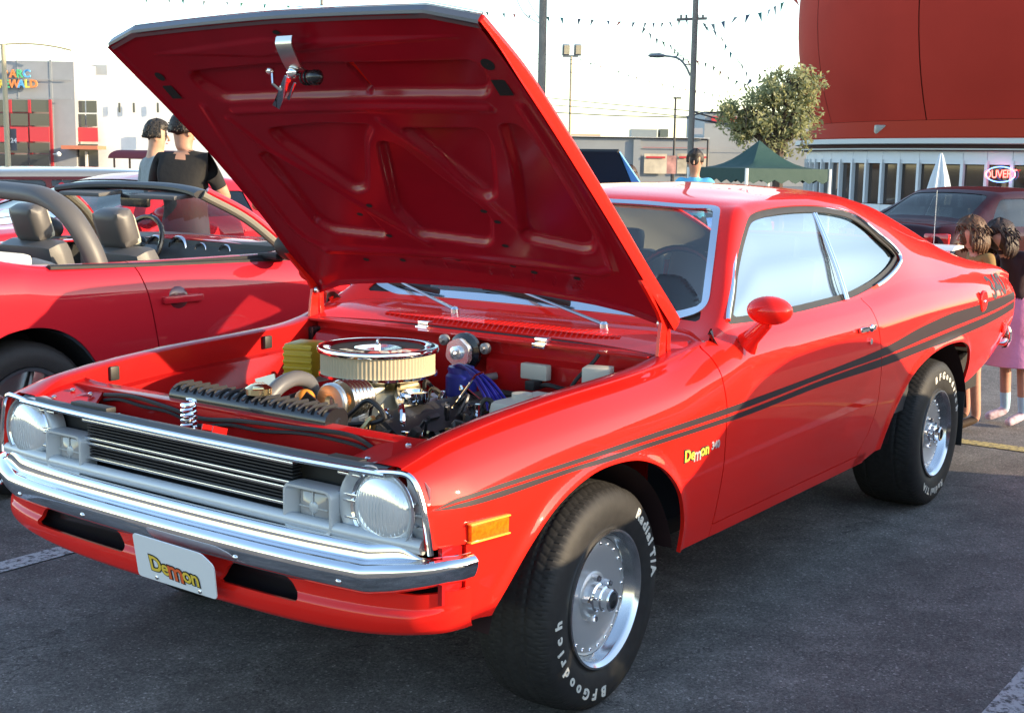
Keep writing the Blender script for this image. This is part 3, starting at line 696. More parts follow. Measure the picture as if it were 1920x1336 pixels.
# floor pan, wheel houses, firewall
m = MB(); m.box((1.75,0,.33), (3.6,1.34,.05)); m.box((3.2,0,.45), (1.5,1.30,.2)); m.box((-.30,.0,.36), (.5,.7,.10)); m.build('floor_pan', mat('underbody', (.012,.010,.010), rough=.8), car)
for x, r_, y1 in ((-.10,.46,.56), (2.60,.53,.42)):
    for s in (1, -1):
        m = MB(); a = np.linspace(14, 166, 24); V = []; 
        for an in a: V += [(x+r_*math.cos(R(an)), s*.855, .26+r_*math.sin(R(an))*.95), (x+r_*math.cos(R(an)), s*y1, .26+r_*math.sin(R(an))*.95)]
        F = [(2*i, 2*i+1, 2*i+3, 2*i+2) for i in range(23)]+[tuple(2*i+1 for i in range(24))]
        if x < 1: V = [(v[0], v[1] if abs(v[1]) < .6 else s*.845, min(v[2], .745)) for v in V]
        else: V = [(v[0], v[1], min(v[2], .74)) for v in V]
        m.add(V, F); m.build('wheel_house', mat('wheelhouse', (.022,.006,.007), rough=.8) if (x < 1 and s > 0) else bpy.data.materials['wheelhouse'], car)
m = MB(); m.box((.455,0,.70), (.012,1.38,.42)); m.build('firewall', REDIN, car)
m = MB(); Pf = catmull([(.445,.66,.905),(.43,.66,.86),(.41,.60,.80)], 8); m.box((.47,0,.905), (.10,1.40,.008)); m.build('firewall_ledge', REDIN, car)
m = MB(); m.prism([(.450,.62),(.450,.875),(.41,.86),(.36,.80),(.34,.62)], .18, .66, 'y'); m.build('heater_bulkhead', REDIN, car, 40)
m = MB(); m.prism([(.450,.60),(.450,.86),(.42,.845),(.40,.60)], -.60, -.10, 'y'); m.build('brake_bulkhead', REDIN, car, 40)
# ---------------------------------------------------------------- wheels
def make_wheel(Rt, wd, rr=.190, nseg=640):
    """wheel in local coords: axis y, outer face at y=0 looking to -y"""
    root = empty('wheel', parent=car)
    s = Rt-rr
    side = [(rr-.004,.016),(rr+.004,.006),(rr+.02*s/.11,.0),(rr+.35*s,-.006),(rr+.6*s,-.006),(rr+.80*s,.004),(rr+.91*s,.018)]
    tread_w = np.linspace(.032, wd-.032, 30)
    prof_r = []; prof_h = []
    for r_, h_ in side: prof_r.append(r_); prof_h.append(h_)
    for h_ in tread_w: prof_r.append(Rt-.010*abs(2*(h_-wd/2)/(wd-.064))**4); prof_h.append(h_)
    for r_, h_ in side[::-1]: prof_r.append(r_); prof_h.append(wd-h_)
    prof_r = np.array(prof_r); prof_h = np.array(prof_h); a = np.linspace(0, 2*math.pi, nseg, endpoint=False)
    RR = np.repeat(prof_r[None], nseg, 0); HH = np.repeat(prof_h[None], nseg, 0)
    wrel = (HH-.018)/(wd-.036); ph = (a[:, None]/(2*math.pi)*80)
    groove = np.zeros_like(RR); mask = (prof_h > .010) & (prof_h < wd-.010) & (prof_r > Rt-.03)
    for c in (.24, .41, .59, .76): groove = np.maximum(groove, np.exp(-((wrel-c-.006*np.sin(ph*2*math.pi))/.014)**2))
    curv = ph+1.1*np.sin(wrel*2.2*math.pi)
    fr = np.abs((curv % 1)-.5); sipe = np.where((wrel < .24) | (wrel > .76) , (fr > .44)*.8, (fr > .45)*.5)
    groove = np.maximum(groove, sipe)*mask[None]
    RR = RR-.0038*groove
    V = np.stack([RR*np.cos(a)[:, None], HH, RR*np.sin(a)[:, None]], 2); n = V.shape[1]; F = []
    for i in range(nseg):
        j = (i+1) % nseg
        for k in range(n-1): F.append((i*n+k, j*n+k, j*n+k+1, i*n+k+1))
    MB_ = (V.reshape(-1, 3), F); obj('tyre', MB_, TYRE, root, ang=40)
    m = MB(); m.lathe([(rr+.004,.010),(rr+.002,-.002),(rr-.004,-.003),(rr-.012,.006),(rr-.018,.014),(rr-.020,.030),(rr-.026,.036),(rr-.028,.052),(rr-.036,.056)], (0,0,0), 'y', 64); m.build('rim', mat('polished rim', (.70,.70,.70), rough=.16, metal=1) if 'polished rim' not in bpy.data.materials else bpy.data.materials['polished rim'], root, 40)
    m = MB(); m.lathe([(rr-.028,.040),(rr-.034,.043),(rr-.046,.038),(rr-.060,.036),(.085,.044),(.070,.046),(.066,.042),(.058,.040),(.001,.040)], (0,0,0), 'y', 64)
    m.build('wheel_disc', mat('satin wheel disc', (.50,.51,.52), rough=.40, metal=.6) if 'satin wheel disc' not in bpy.data.materials else bpy.data.materials['satin wheel disc'], root, 40)
    m = MB()
    for k in range(22):
        an = 2*math.pi*k/22; m.ell(((rr-.044)*math.cos(an), .038, (rr-.044)*math.sin(an)), (.0052,.0050,.0052), 8, 5)
    m.each('rivet', CHROME, root)
    m = MB()
    for k in range(5):
        an = 2*math.pi*k/5+.5; m.lathe([(.0105,.042),(.0105,.022),(.008,.016),(.001,.015)], (.058*math.cos(an), 0, .058*math.sin(an)), 'y', 6)
    m.each('lug_nut', CHROME, root)
    m = MB(); m.lathe([(.040,.042),(.040,.026),(.035,.022),(.035,.006),(.031,.002),(.031,-.016),(.028,-.020),(.022,-.020),(.021,.002)], (0,0,0), 'y', 32); m.build('hub_cap', CHROME, root)
    m = MB(); m.lathe([(.001,.002),(.021,.002)], (0,0,0), 'y', 20); m.lathe([(.150,.11),(.150,.14),(.05,.14)], (0,0,0), 'y', 32); m.each('hub_core', BLACK, root)
    return root
def arc_text(root, txt, start, step, r, size, Rt):
    """letters around the sidewall, clockwise as seen from outside (-y side, +x to the right)"""
    VV = []; an = start; b = MB()
    wid = {'i': .55, 'l': .5, '/': .8, ' ': .6, 'r': .75, 'T': 1.0, 'G': 1.15, 'A': 1.05, 'B': 1.1}
    for ch in txt:
        w_ = wid.get(ch, 1.0); an -= step*w_/2
        if ch != ' ':
            c_ = R(an); o_ = np.array([r*math.cos(c_), -.0062, r*math.sin(c_)]); up = np.array([math.cos(c_), 0, math.sin(c_)]); rt = np.array([math.sin(c_), 0, -math.cos(c_)])
            V, F = textmesh(ch, size, .0012, frame(o_, rt, up), 1, .0016, 1.12); b.add(V, F)
        an -= step*w_/2
    return b.each('raised_lettering', LETTER, root, 60)
wf = make_wheel(.316, .230); wr = make_wheel(.330, .280)
wf2 = copy_tree(wf, car); wr2 = copy_tree(wr, car)
arc_text(wf, 'Radial T/A', 56, 6.5, .256, .040, .302); arc_text(wf, 'BFGoodrich', -88, 10.2, .256, .040, .302)
arc_text(wr, 'BFGoodrich', 112, 10.4, .256, .040, .316); arc_text(wr, 'Radial T/A', -66, 7.2, .256, .040, .316)
wf.location = (0, -.838, .303); wf.rotation_euler = (0, 0, R(2.0)); wr.location = (2.743, -.842, .318)
wf2.location = (0, .838, .303); wf2.rotation_euler = (0, 0, R(182.0)); wr2.location = (2.743, .842, .318); wr2.rotation_euler = (0, 0, math.pi)
m = MB(); m.tube([(0,-.7,.30),(0,.7,.30)], .05, 10); m.tube([(2.743,-.7,.31),(2.743,.7,.31)], .06, 10); m.each('axle', GREASE, car)
m = MB()
for s in (1, -1): m.box((3.09, s*.74, .335), (.008,.22,.26), bev=.003)
m.each('mud_flap', BLACK, car)
# ---------------------------------------------------------------- raised hood
ht = np.array([-.938,0,.824]); ht /= np.linalg.norm(ht); hn = np.array([ht[2]*1., 0, -ht[0]*1.])   # hn: outer skin side
HP0 = np.array([.525,0,.986])
hood = empty('hood', parent=car)
hw = ip([0,.3,.8,1.12,1.25,1.32], [.745,.716,.702,.702,.696,.55])
af = lambda b: np.interp(np.abs(b), [0,.55,.70], [1.294,1.288,1.246]); ar = lambda b: np.interp(np.abs(b), [0,.3,.5,.6,.7,.75], [.112,.108,.092,.076,.04,.02])
nb, na = 260, 230
B = np.linspace(-1, 1, nb)
A2 = np.zeros((nb, na)); B2 = np.zeros((nb, na)); ta = np.linspace(0, 1, na)
for i, b in enumerate(B):
    a0, a1 = ar(b*.75), af(b*.70); A2[i] = a0+(a1-a0)*ta; B2[i] = b*hw(A2[i])
PANELS = [
 [(1.099,.487),(1.038,.503),(.970,.457),(.966,.054),(.970,-.541),(.998,-.578),(1.067,-.600),(1.103,-.583),(1.099,-.241),(1.108,.134)],
 [(.726,.505),(.381,.505),(.341,.460),(.321,.245),(.338,.222),(.455,.244),(.527,.287),(.732,.455)],
 [(.836,.375),(.855,.149),(.846,-.060),(.770,.020),(.559,.160),(.540,.232),(.773,.375)],
 [(.757,-.025),(.459,.115),(.337,.085),(.314,-.174),(.338,-.210),(.441,-.262),(.496,-.252),(.613,-.178),(.758,-.106),(.777,-.048)],
 [(.831,-.172),(.837,-.455),(.770,-.448),(.555,-.342),(.532,-.300),(.557,-.261),(.818,-.163)],
 [(.860,-.530),(.862,-.590),(.754,-.608),(.384,-.612),(.336,-.581),(.324,-.540),(.352,-.360),(.378,-.345),(.670,-.470)]]
H = np.zeros_like(A2)
for P_ in PANELS:
    d = sdpoly(A2, B2, roundpoly(P_, .03, 4)); H += .026*sst((.010-d)/.024)
def seg(a, pts):
    d = np.full(A2.shape, 9.)
    for p, q in zip(pts[:-1], pts[1:]):
        p, q = np.array(p), np.array(q); e = q-p; t = np.clip(((A2-p[0])*e[0]+(B2-p[1])*e[1])/(e@e), 0, 1); d = np.minimum(d, np.hypot(A2-p[0]-t*e[0], B2-p[1]-t*e[1]))
    return np.exp(-(d/a)**2)
H -= .008*seg(.014, [(.256,.541),(.259,.158),(.246,-.328),(.236,-.560),(.262,-.622),(.370,-.640),(.754,-.645),(.935,-.645)])
H -= .008*seg(.013, [(.924,.444),(.926,-.530)])
H -= .006*seg(.014, [(.950,.555),(.707,.618),(.388,.628),(.315,.605),(.256,.541)])
H -= .006*seg(.012, [(.891,.499),(.746,.444),(.527,.280),(.414,.170),(.310,.060)])
H -= .006*seg(.012, [(.870,-.110),(.66,-.235),(.52,-.305),(.40,-.355)])
d = sdpoly(A2, B2, [(1.188,.548),(1.217,.076),(1.202,-.074),(1.196,-.597),(1.164,-.123),(1.146,.138)]); H -= .006*sst((.006-d)/.016)
d = sdpoly(A2, B2, [(.206,.163),(.142,-.452),(.189,-.484),(.224,.127)]); H += .0022*(d < 0)*np.sign(np.sin(B2*2*math.pi/.0105))
d = sdpoly(A2, B2, [(1.080,-.136),(.972,-.140),(.972,-.124),(1.080,-.116)]); H += .02*sst((.004-d)/.006)
edge = np.minimum.reduce([hw(A2)-np.abs(B2), A2-ar(B2), af(B2)-A2]); H -= .010*np.exp(-(edge/.010)**2)
crown = .020*(1-(B2/.72)**2)+.130*(A2/1.29)*(1-A2/1.29)
hoodP = HP0+A2[..., None]*ht+B2[..., None]*np.array([0,1,0])+(H+crown-.012)[..., None]*hn
Sh = grid(hoodP); Sh = Sh if Sh[1][len(Sh[1])//2] @ hn < 0 else grid(hoodP, True)
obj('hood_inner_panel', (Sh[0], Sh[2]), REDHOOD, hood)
# outer skin and folded side edges
outP = HP0+A2[::6, ::6][..., None]*ht+B2[::6, ::6][..., None]*np.array([0,1,0])+(.022+crown[::6, ::6])[..., None]*hn
bi = list(range(0, nb, 6)); ai = list(range(0, na, 6)); bi[-1] = nb-1; ai[-1] = na-1
ix = np.ix_(bi, ai); A3, B3, C3 = A2[ix], B2[ix]*1.004, crown[ix]
outP = HP0+A3[..., None]*ht+B3[..., None]*np.array([0,1,0])+(.026-.015*sst((A3-1.0)/.25)+C3)[..., None]*hn
So = grid(outP); So = So if So[1][len(So[1])//2] @ hn > 0 else grid(outP, True)
ring = [(i, 0) for i in range(len(bi))]+[(len(bi)-1, j) for j in range(1, len(ai))]+[(i, len(ai)-1) for i in range(len(bi)-2, -1, -1)]+[(0, j) for j in range(len(ai)-2, 0, -1)]
top = [outP[i, j] for i, j in ring]; bot = [HP0+A3[i, j]*ht+B3[i, j]*np.array([0,1,0])+(C3[i, j]-.020+.008*float(sst((A3[i, j]-1.0)/.25)))*hn for i, j in ring]; mid = [(t_*.55+b_*.45)+np.array([0, np.sign(t_[1])*.004, 0]) for t_, b_ in zip(top, bot)]
nr = len(ring); V = top+mid+bot; F = [(k, (k+1) % nr, nr+(k+1) % nr, nr+k) for k in range(nr)]+[(nr+k, nr+(k+1) % nr, 2*nr+(k+1) % nr, 2*nr+k) for k in range(nr)]
m = MB(); m.S((So[0], So[2])); m.add(V, F); m.build('hood_skin', RED, hood, 50)
# front lip moulding
fb = np.concatenate([np.linspace(-.695,-.55,10), np.linspace(-.54,.54,30), np.linspace(.55,.695,10)])
Pm = np.zeros((50, 5, 3))
for i, b in enumerate(fb):
    base = HP0+af(b)*ht+np.array([0, b, 0]); cz = .020*(1-(b/.72)**2)+.130*(af(b)/1.29)*(1-af(b)/1.29)
    for k, (da, dn) in enumerate(((-.020,-.016),(-.002,-.017),(.004,-.012),(.004,.006),(-.004,.014))): Pm[i, k] = base+da*ht+(dn+cz)*hn
obj('hood_lip', (grid(Pm)[0], grid(Pm)[2]), mat('hood lip trim', (.16,.17,.19), rough=.4, metal=.6), hood, ang=40)
hp = lambda a, b, d=0: HP0+a*ht+np.array([0, b, 0])-(d-.130*(a/1.29)*(1-a/1.29))*hn      # d: towards viewer (below the panel)
m = MB()
for a, b in ((.483,.200),(.440,.268),(.338,.208),(.211,.389),(.217,.223),(.239,-.022),(.482,-.259),(.436,-.286),(.325,-.257),(.231,-.238),(.208,-.309),(.201,-.467),(1.237,.006)):
    m.lathe([(.001,0),(.013,0)], (0,0,0), 'z', 12); V = m.V.pop(); Mh = np.stack([ht, np.array([0,1.,0]), -hn], 1); m.V.append((V*[.62,1,1])@Mh.T+hp(a, b, .014-.020*(1-(b/.72)**2)))
for a, b, r_ in ((1.096,-.630,.020),(1.096,.618,.018)):
    m.lathe([(.001,0),(r_,0)], (0,0,0), 'z', 14); V = m.V.pop(); m.V.append(V@Mh.T+hp(a, b, .014-.020*(1-(b/.72)**2)))
for a, b in ((1.010,-.626),(1.027,.629)):
    c_ = hp(a, b, .0145-.020*(1-(b/.72)**2)); e1 = ht*.028; e2 = np.array([0,.022,0]); m.add([c_-e1-e2, c_+e1-e2, c_+e1+e2, c_-e1+e2], [(0,1,2,3)])
m.each('drain_hole', mat('dark opening', (.006,.008,.009), rough=.9), hood)
# latch hardware on the hood
lt_ = empty('hood_latch', parent=car)
m = MB(); Pl = catmull([hp(1.240,-.040,.012), hp(1.230,-.042,.030), hp(1.200,-.040,.042), hp(1.150,-.028,.046), hp(1.135,-.026,.040)], 20)
Wd = np.array([0,.030,0]); m.add(np.vstack([Pl-Wd, Pl+Wd, Pl-Wd-hn*.004, Pl+Wd-hn*.004]), [(i, i+1, 21+i, 20+i) for i in range(19)]+[(40+i, 60+i, 61+i, 41+i) for i in range(19)]+[(i, 40+i, 41+i, i+1) for i in range(19)]+[(20+i, 21+i, 61+i, 60+i) for i in range(19)]); m.build('latch_strap', mat('plated steel', (.62,.60,.55), rough=.28, metal=1), lt_)
m = MB(); t_ = np.linspace(0, 8*math.pi, 90); c0 = hp(1.112,-.035,.05); e1 = np.array([0,1,0]); m.tube(np.array([c0+e1*(-.055+.055*t_[k]/t_[-1])+ht*.018*math.cos(t_[k])+hn*.018*math.sin(t_[k]) for k in range(90)]), .0035, 6); m.ell(hp(1.115,-.075,.05), (.02,.03,.02), 12, 8); m.build('latch_spring_black', GLOSSBLK, lt_)
m = MB()
lv = np.stack([hn, np.array([0,.63,0])+ht*.77, ht*.63-np.array([0,.77,0])], 1); m.box(hp(1.068,.080,.060), (.006,.024,.18), lv, bev=.002); m.box(hp(1.078,.030,.066), (.005,.010,.10), lv, bev=.002)
m.ell(hp(1.14,-.018,.055), (.018,.018,.018), 10, 8); m.tube([hp(1.12,.095,.03), hp(1.105,.085,.06), hp(1.08,.07,.065)], .006, 8); m.ell(hp(1.125,.10,.03), (.012,.012,.012), 8, 6); m.build('latch_lever', CHROME, lt_)
# hinges
for s in (1, -1):
    m = MB(); y = s*.722
    pts = [(.455, .880), (.462, .965), (.470, 1.010), (.440, 1.045), (.385, 1.095), (.330, 1.145)]
    wv = [.020,.018,.018,.013,.010,.008]
    V = []
    for (x, z), w_ in zip(pts, wv): V += [(x-w_, y-.006, z), (x+w_, y-.006, z), (x+w_, y+.006, z), (x-w_, y+.006, z)]
    F = [(0,1,2,3), (20,23,22,21)]
    for i in range(5):
        for k in range(4): F.append((4*i+k, 4*i+(k+1) % 4, 4*i+4+(k+1) % 4, 4*i+4+k))
    m.add(V, F); m.box((.500, y, .935), (.022,.010,.13), roty(-.05), bev=.003); m.build('hinge_arm', RED, car, 30)
    m = MB(); m.ell((.468, y-.010*s*1, 1.005), (.014,.010,.016), 10, 6); m.ell((.442, y-s*-.0, .878), (.010,.016,.008), 8, 5); m.ell((.49, y, .876), (.010,.016,.008), 8, 5); m.each('hinge_bolt', TRIM, car)
    if s > 0: m = MB(); m.box((.465, s*.690, .845), (.11,.028,.07), bev=.01); m.build('hinge_spring_box', GLOSSBLK, car)

m = MB(); Pm2 = [HP0+(af(b)+.002)*ht+np.array([0, b, 0])+(.014+.020*(1-(b/.72)**2)+.130*(af(b)/1.29)*(1-af(b)/1.29))*hn for b in fb]; m.tube(Pm2, .0035, 6); m.build('hood_lip_bead', TRIM, hood)
# ---------------------------------------------------------------- engine bay contents
eng = empty('engine', parent=car)
m = MB(); m.box((.02,0,.58), (.55,.36,.22), bev=.02)
for s in (1,-1): m.box((.02, s*.20, .655), (.50,.16,.13), rotx(-s*.75), bev=.01)
m.build('engine_block', GREASE, eng)
m = MB(); m.box((.02,0,.715), (.44,.22,.06), bev=.015)
for k in range(4):
    for s in (1,-1): m.box((-.16+.12*k, s*.11, .715), (.05,.14,.045), rotx(-s*.3), bev=.012)
m.build('intake_manifold', ALU, eng)
for s in (1,-1):
    m = MB(); m.box((.03, s*.225, .715), (.50,.12,.065), rotx(-s*.62), bev=.022); m.box((.03, s*.232, .680), (.53,.145,.012), rotx(-s*.62)); m.build('valve_cover', mat('black wrinkle', (.02,.02,.022), rough=.4, bump=(200,.3,.002)) if 'black wrinkle' not in bpy.data.materials else bpy.data.materials['black wrinkle'], eng)
m = MB(); m.lathe([(.040,0),(.043,.010),(.043,.034),(.030,.036),(.026,.024),(.001,.024)], (-.05,-.19,.775), 'z', 24); m.build('oil_breather', CHROME, eng)
m = MB(); m.prism([(-.14,.70),(-.14,.765),(-.10,.795),(.06,.795),(.06,.70)], -.13, .02, 'y'); m.box((-.09,-.06,.80), (.06,.06,.03), bev=.01); m.build('intake_front', mat('cast intake', (.62,.58,.46), rough=.5, metal=.6, noise=(30,.2)), eng)
m = MB(); m.box((.01,0,.765), (.20,.13,.05), bev=.012); m.box((.01,0,.800), (.17,.12,.04), bev=.012); m.box((.06,-.075,.785), (.06,.05,.045), bev=.01); m.lathe([(.022,-.05),(.022,.05)], (.02,-.085,.80), 'x', 14, cap=True); m.build('carburettor', mat('zinc carb', (.55,.47,.30), rough=.35, metal=1, noise=(25,.4)), eng)
# air cleaner: base, pleated element, chrome lid with decal
ac = np.array([.010,.005,0])
m = MB(); m.lathe([(.06,.825),(.165,.828),(.181,.834),(.181,.842),(.17,.842)], ac, 'z', 64); m.build('air_cleaner_base', CHROME, eng)
m = MB(); n = 180; V = []
for z in (.838,.906):
    for k in range(n): a = 2*math.pi*k/n; r_ = .172+(.0022 if k % 2 else 0); V.append((ac[0]+r_*math.cos(a), ac[1]+r_*math.sin(a), z))
m.add(V, [(k, (k+1) % n, n+(k+1) % n, n+k) for k in range(n)]); m.build('air_filter', PAPER, eng, 5)
m = MB(); m.lathe([(.172,.903),(.184,.904),(.186,.912),(.183,.919),(.174,.921),(.150,.918),(.146,.915),(.142,.912),(.085,.912),(.075,.914),(.062,.914),(.03,.913),(.001,.913)], ac, 'z', 72); lid = m.build('air_cleaner_lid', CHROME, eng, 40)
def arcband(r0, r1, a0, a1, z, n=24):
    a = np.radians(np.linspace(a0, a1, n)); V = [(ac[0]+r0*math.cos(t), ac[1]+r0*math.sin(t), z) for t in a]+[(ac[0]+r1*math.cos(t), ac[1]+r1*math.sin(t), z) for t in a]
    return np.array(V), [(i, i+1, n+i+1, n+i) for i in range(n-1)]
cam_a = math.degrees(math.atan2(-2.62, -2.92)) # decal faces the camera side
obj('decal_band', arcband(.088,.142,cam_a-14,cam_a+68,.9148), mat('orange decal', (.72,.06,.03), rough=.35), lid, smooth=False)
obj('decal_black', arcband(.060,.142,cam_a-78,cam_a-12,.9150), INK, lid, smooth=False) if False else None
obj('decal_dark', arcband(.072,.1435,0,360,.9140,73), INK, lid, smooth=False)
b = MB()
for k, ch in enumerate('340'):
    t = math.radians(cam_a+10+17*k); o_ = np.array([ac[0]+.114*math.cos(t), ac[1]+.114*math.sin(t), .9154]); b.add(*textmesh(ch, .062, .0003, frame(o_, (-math.sin(t), math.cos(t), 0), (-math.cos(t), -math.sin(t), 0)), 1, .0025))
for k, ch in enumerate('FOUR BARREL'):
    if ch == ' ': continue
    t = math.radians(cam_a-64+4.0*k); o_ = np.array([ac[0]+.114*math.cos(t), ac[1]+.114*math.sin(t), .9156]); b.add(*textmesh(ch, .034, .0003, frame(o_, (-math.sin(t), math.cos(t), 0), (-math.cos(t), -math.sin(t), 0)), 1, .001))
b.each('decal_lettering', mat('decal white', (.8,.78,.7), rough=.4), lid)
m = MB(); m.lathe([(.010,.913),(.010,.926),(.004,.932),(.001,.933)], ac, 'z', 14); m.box(ac+np.array([0,0,.934]), (.034,.008,.010), rotz(.6), bev=.003); m.build('wing_nut', CHROME, eng)
# radiator, cap, hose
m = MB(); m.box((-.545,-.02,.62), (.05,.60,.36)); m.build('radiator_core', GLOSSBLK, eng)
m = MB(); pr = roundpoly([(-.57,.79),(-.57,.825),(-.545,.845),(-.50,.845),(-.485,.825),(-.485,.79)], .012, 3); m.prism([tuple(p) for p in pr], -.335, .270, 'y'); m.build('radiator_tank', GLOSSBLK, eng, 40)
m = MB()
for k in range(17): m.tube([(-.57,-.31+.035*k,.836),(-.545,-.31+.035*k,.848),(-.50,-.31+.035*k,.848)], .0045, 5)
m.each('tank_rib', mat('tank grey', (.06,.06,.065), rough=.35, metal=.3), eng)
m = MB(); m.lathe([(.030,.848),(.036,.850),(.036,.866),(.030,.870),(.020,.876),(.001,.877)], (-.525,-.045,0), 'z', 24); m.box((-.525,-.045,.870), (.095,.03,.008), rotz(.8), bev=.003); m.build('radiator_cap', mat('brass', (.75,.62,.36), rough=.2, metal=1), eng)
m = MB(); m.tube(catmull([(-.50,-.045,.825),(-.45,-.045,.860),(-.38,-.035,.872),(-.31,-.02,.850),(-.27,0,.80)], 30), .022, 12); m.build('radiator_hose', mat('grey hose', (.10,.10,.11), rough=.45), eng)
m = MB(); m.ell((-.36,-.055,.815), (.030,.030,.026), 14, 10); m.lathe([(.025,0),(.028,.02),(.028,.04),(.02,.046)], (-.36,-.055,.78), 'z', 14); m.build('coolant_filter', ORANGE, eng)
# alternator (fins), fan, belts, pulleys
m = MB()
for k in range(6): m.lathe([(.030,-.007),(.056-.002*k,-.007),(.059-.002*k,0),(.056-.002*k,.007),(.030,.008)], (-.275+.017*k,-.115,.805), 'x', 28)
m.build('alternator', mat('alternator alloy', (.80,.78,.70), rough=.22, metal=1), eng)
m = MB(); m.lathe([(.02,-.03),(.05,-.03),(.055,-.025),(.045,-.02),(.055,-.014),(.05,-.01),(.02,-.01)], (-.295,-.115,.805), 'x', 24); m.lathe([(.02,-.02),(.075,-.02),(.08,-.012),(.07,-.006),(.08,.0),(.02,.004)], (-.36,0,.66), 'x', 28); m.lathe([(.02,-.02),(.06,-.02),(.065,-.012),(.02,.004)], (-.36,.20,.72), 'x', 24); m.each('pulley', ALU, eng)
m = MB(); m.tube(catmull([(-.365,-.355,.80),(-.365,-.30,.84),(-.365,-.24,.80),(-.365,-.07,.66),(-.365,0,.575),(-.365,.07,.64),(-.365,-.02,.745),(-.365,-.20,.76)], 50, True), .007, 6, closed=True); m.build('fan_belt', BLACK, eng)
m = MB()
for k in range(6):
    a = k*math.pi/3+.2; m.box((-.40, .12*math.cos(a), .68+.12*math.sin(a)), (.006,.16,.06), rotx(a)@roty(.4))
m.lathe([(.05,-.01),(.05,.03)], (-.41,0,.68), 'x', 20, cap=True); m.build('fan', mat('fan steel', (.5,.5,.5), rough=.3, metal=1), eng)
# wires, linkages
m = MB()
for k in range(6):
    o_ = .013*k; m.tube(catmull([(.31,-.03-.012*k,.815), (.25,-.13-o_*.5,.845-.004*(k % 3)), (.15+o_*.6,-.27-o_*.3,.815+.006*(k % 2)), (.06+o_*1.4,-.38-.006*k,.755), (-.10+.075*k,-.45,.685)], 26), .0048, 6)
m.each('ignition_wire', BLUEW, eng)
m = MB(); m.lathe([(.05,.72),(.05,.80),(.042,.81),(.042,.83),(.001,.835)], (.30,-.09,0), 'z', 20); m.build('distributor', mat('blue cap', (.02,.03,.25), rough=.35), eng)
m = MB(); m.tube(catmull([(-.02,-.10,.81),(-.09,-.16,.80),(-.16,-.24,.765),(-.175,-.25,.70)], 20), .010, 8); m.tube([(-.2,-.46,.70),(-.02,-.47,.715),(.15,-.50,.70)], .006, 6); m.tube([(.02,-.28,.76),(.05,-.34,.86),(.06,-.36,.87)], .004, 6); m.tube([(-.05,-.42,.68),(-.05,-.425,.80)], .008, 8); m.tube(catmull([(-.18,-.30,.72),(-.19,-.36,.71),(-.15,-.42,.70),(-.02,-.45,.71)], 20), .006, 6); m.each('linkage_rod', CHROME, eng)
m = MB(); m.box((-.10,-.47,.62), (.36,.20,.12), bev=.03); m.tube(catmull([(-.45,-.40,.66),(-.25,-.44,.69),(0,-.50,.68),(.2,-.50,.70)], 24), .018, 8); m.tube(catmull([(-.40,-.25,.66),(-.32,-.38,.70),(-.22,-.40,.66)], 20), .024, 8); m.tube(catmull([(-.30,.15,.70),(-.1,.26,.74),(.2,.3,.72),(.4,.3,.70)], 20), .016, 8)
for k in range(16): random.seed(k); m.box((-.30+.42*random.random(), -.60+.22*random.random(), .62+.07*random.random()), (.05+.05*random.random(),.03+.04*random.random(),.04), rotz(random.random()*3), bev=.008)
m.build('accessory_clutter', GREASE, eng)['kind'] = 'stuff'
m = MB()
for k in range(14): random.seed(50+k); m.box((-.30+.46*random.random(), -.58+.20*random.random(), .70+.03*random.random()), (.02,.014,.016), rotz(random.random()*3), bev=.003)
m.build('clamp', CHROME, eng)['kind'] = 'stuff'
# reservoir, boxes, wiper motor, yellow unit, relays
m = MB(); m.box((.10,-.515,.750), (.24,.17,.12), bev=.035); m.lathe([(.03,.805),(.03,.825),(.001,.827)], (.06,-.50,0), 'z', 18); m.build('washer_reservoir', WHITE, car)
m = MB(); m.box((.345,-.575,.815), (.075,.085,.12), rotz(.35), bev=.006); m.build('voltage_box', WHITE, car)
m = MB(); m.box((.385,-.32,.828), (.03,.10,.05), bev=.006); m.build('ballast_block', WHITE, car)
m = MB(); m.box((.36,-.33,.79), (.05,.035,.03), bev=.005); m.tube(catmull([(.36,-.36,.79),(.34,-.40,.80),(.36,-.46,.79),(.40,-.50,.80)], 16), .007, 6); m.tube(catmull([(.40,-.10,.775),(.33,-.20,.76),(.34,-.40,.755),(.36,-.52,.74)], 24), .011, 8); m.tube(catmull([(.35,-.44,.74),(.37,-.48,.82),(.41,-.52,.88),(.42,-.53,.90)], 20), .006, 6); m.tube(catmull([(.40,-.10,.775),(.36,-.02,.75),(.34,.05,.70)], 14), .009, 8); m.build('engine_harness', BLACK, car)
m = MB(); m.lathe([(.062,.0),(.062,-.015),(.045,-.022),(.030,-.030),(.030,-.050),(.012,-.054),(.001,-.054)], (.404,-.030,.862), 'x', 24); m.lathe([(.04,0),(.04,.05)], (.39,-.005,.865), 'x', 16); wm = m.build('wiper_motor', GLOSSBLK, car)
m = MB(); sq = roundpoly([(-.045,-.030),(.005,-.050),(.048,-.020),(.040,.030),(-.005,.050),(-.048,.020)], .014, 4); m.prism([(-.030+p[0], .862+p[1]) for p in sq], .372, .352, 'x'); m.lathe([(.022,.352),(.022,.340),(.010,.336),(.008,.326),(.001,.325)], (0,-.030,.862), 'x', 18); m.build('motor_cover', mat('bright zinc', (.80,.82,.84), rough=.25, metal=.75), wm)
m = MB()
for y, z in ((.055,.893),(-.115,.880)): m.lathe([(.018,.40),(.018,.385),(.009,.380),(.007,.372),(.001,.372)], (0, y, z), 'x', 14)
m.tube([(.40,-.155,.795),(.36,-.135,.790)], .012, 10); m.tube([(.36,-.135,.79),(.30,-.11,.775)], .006, 8); m.each('firewall_fitting', mat('grey fitting', (.30,.28,.27), rough=.4, metal=.6), car)
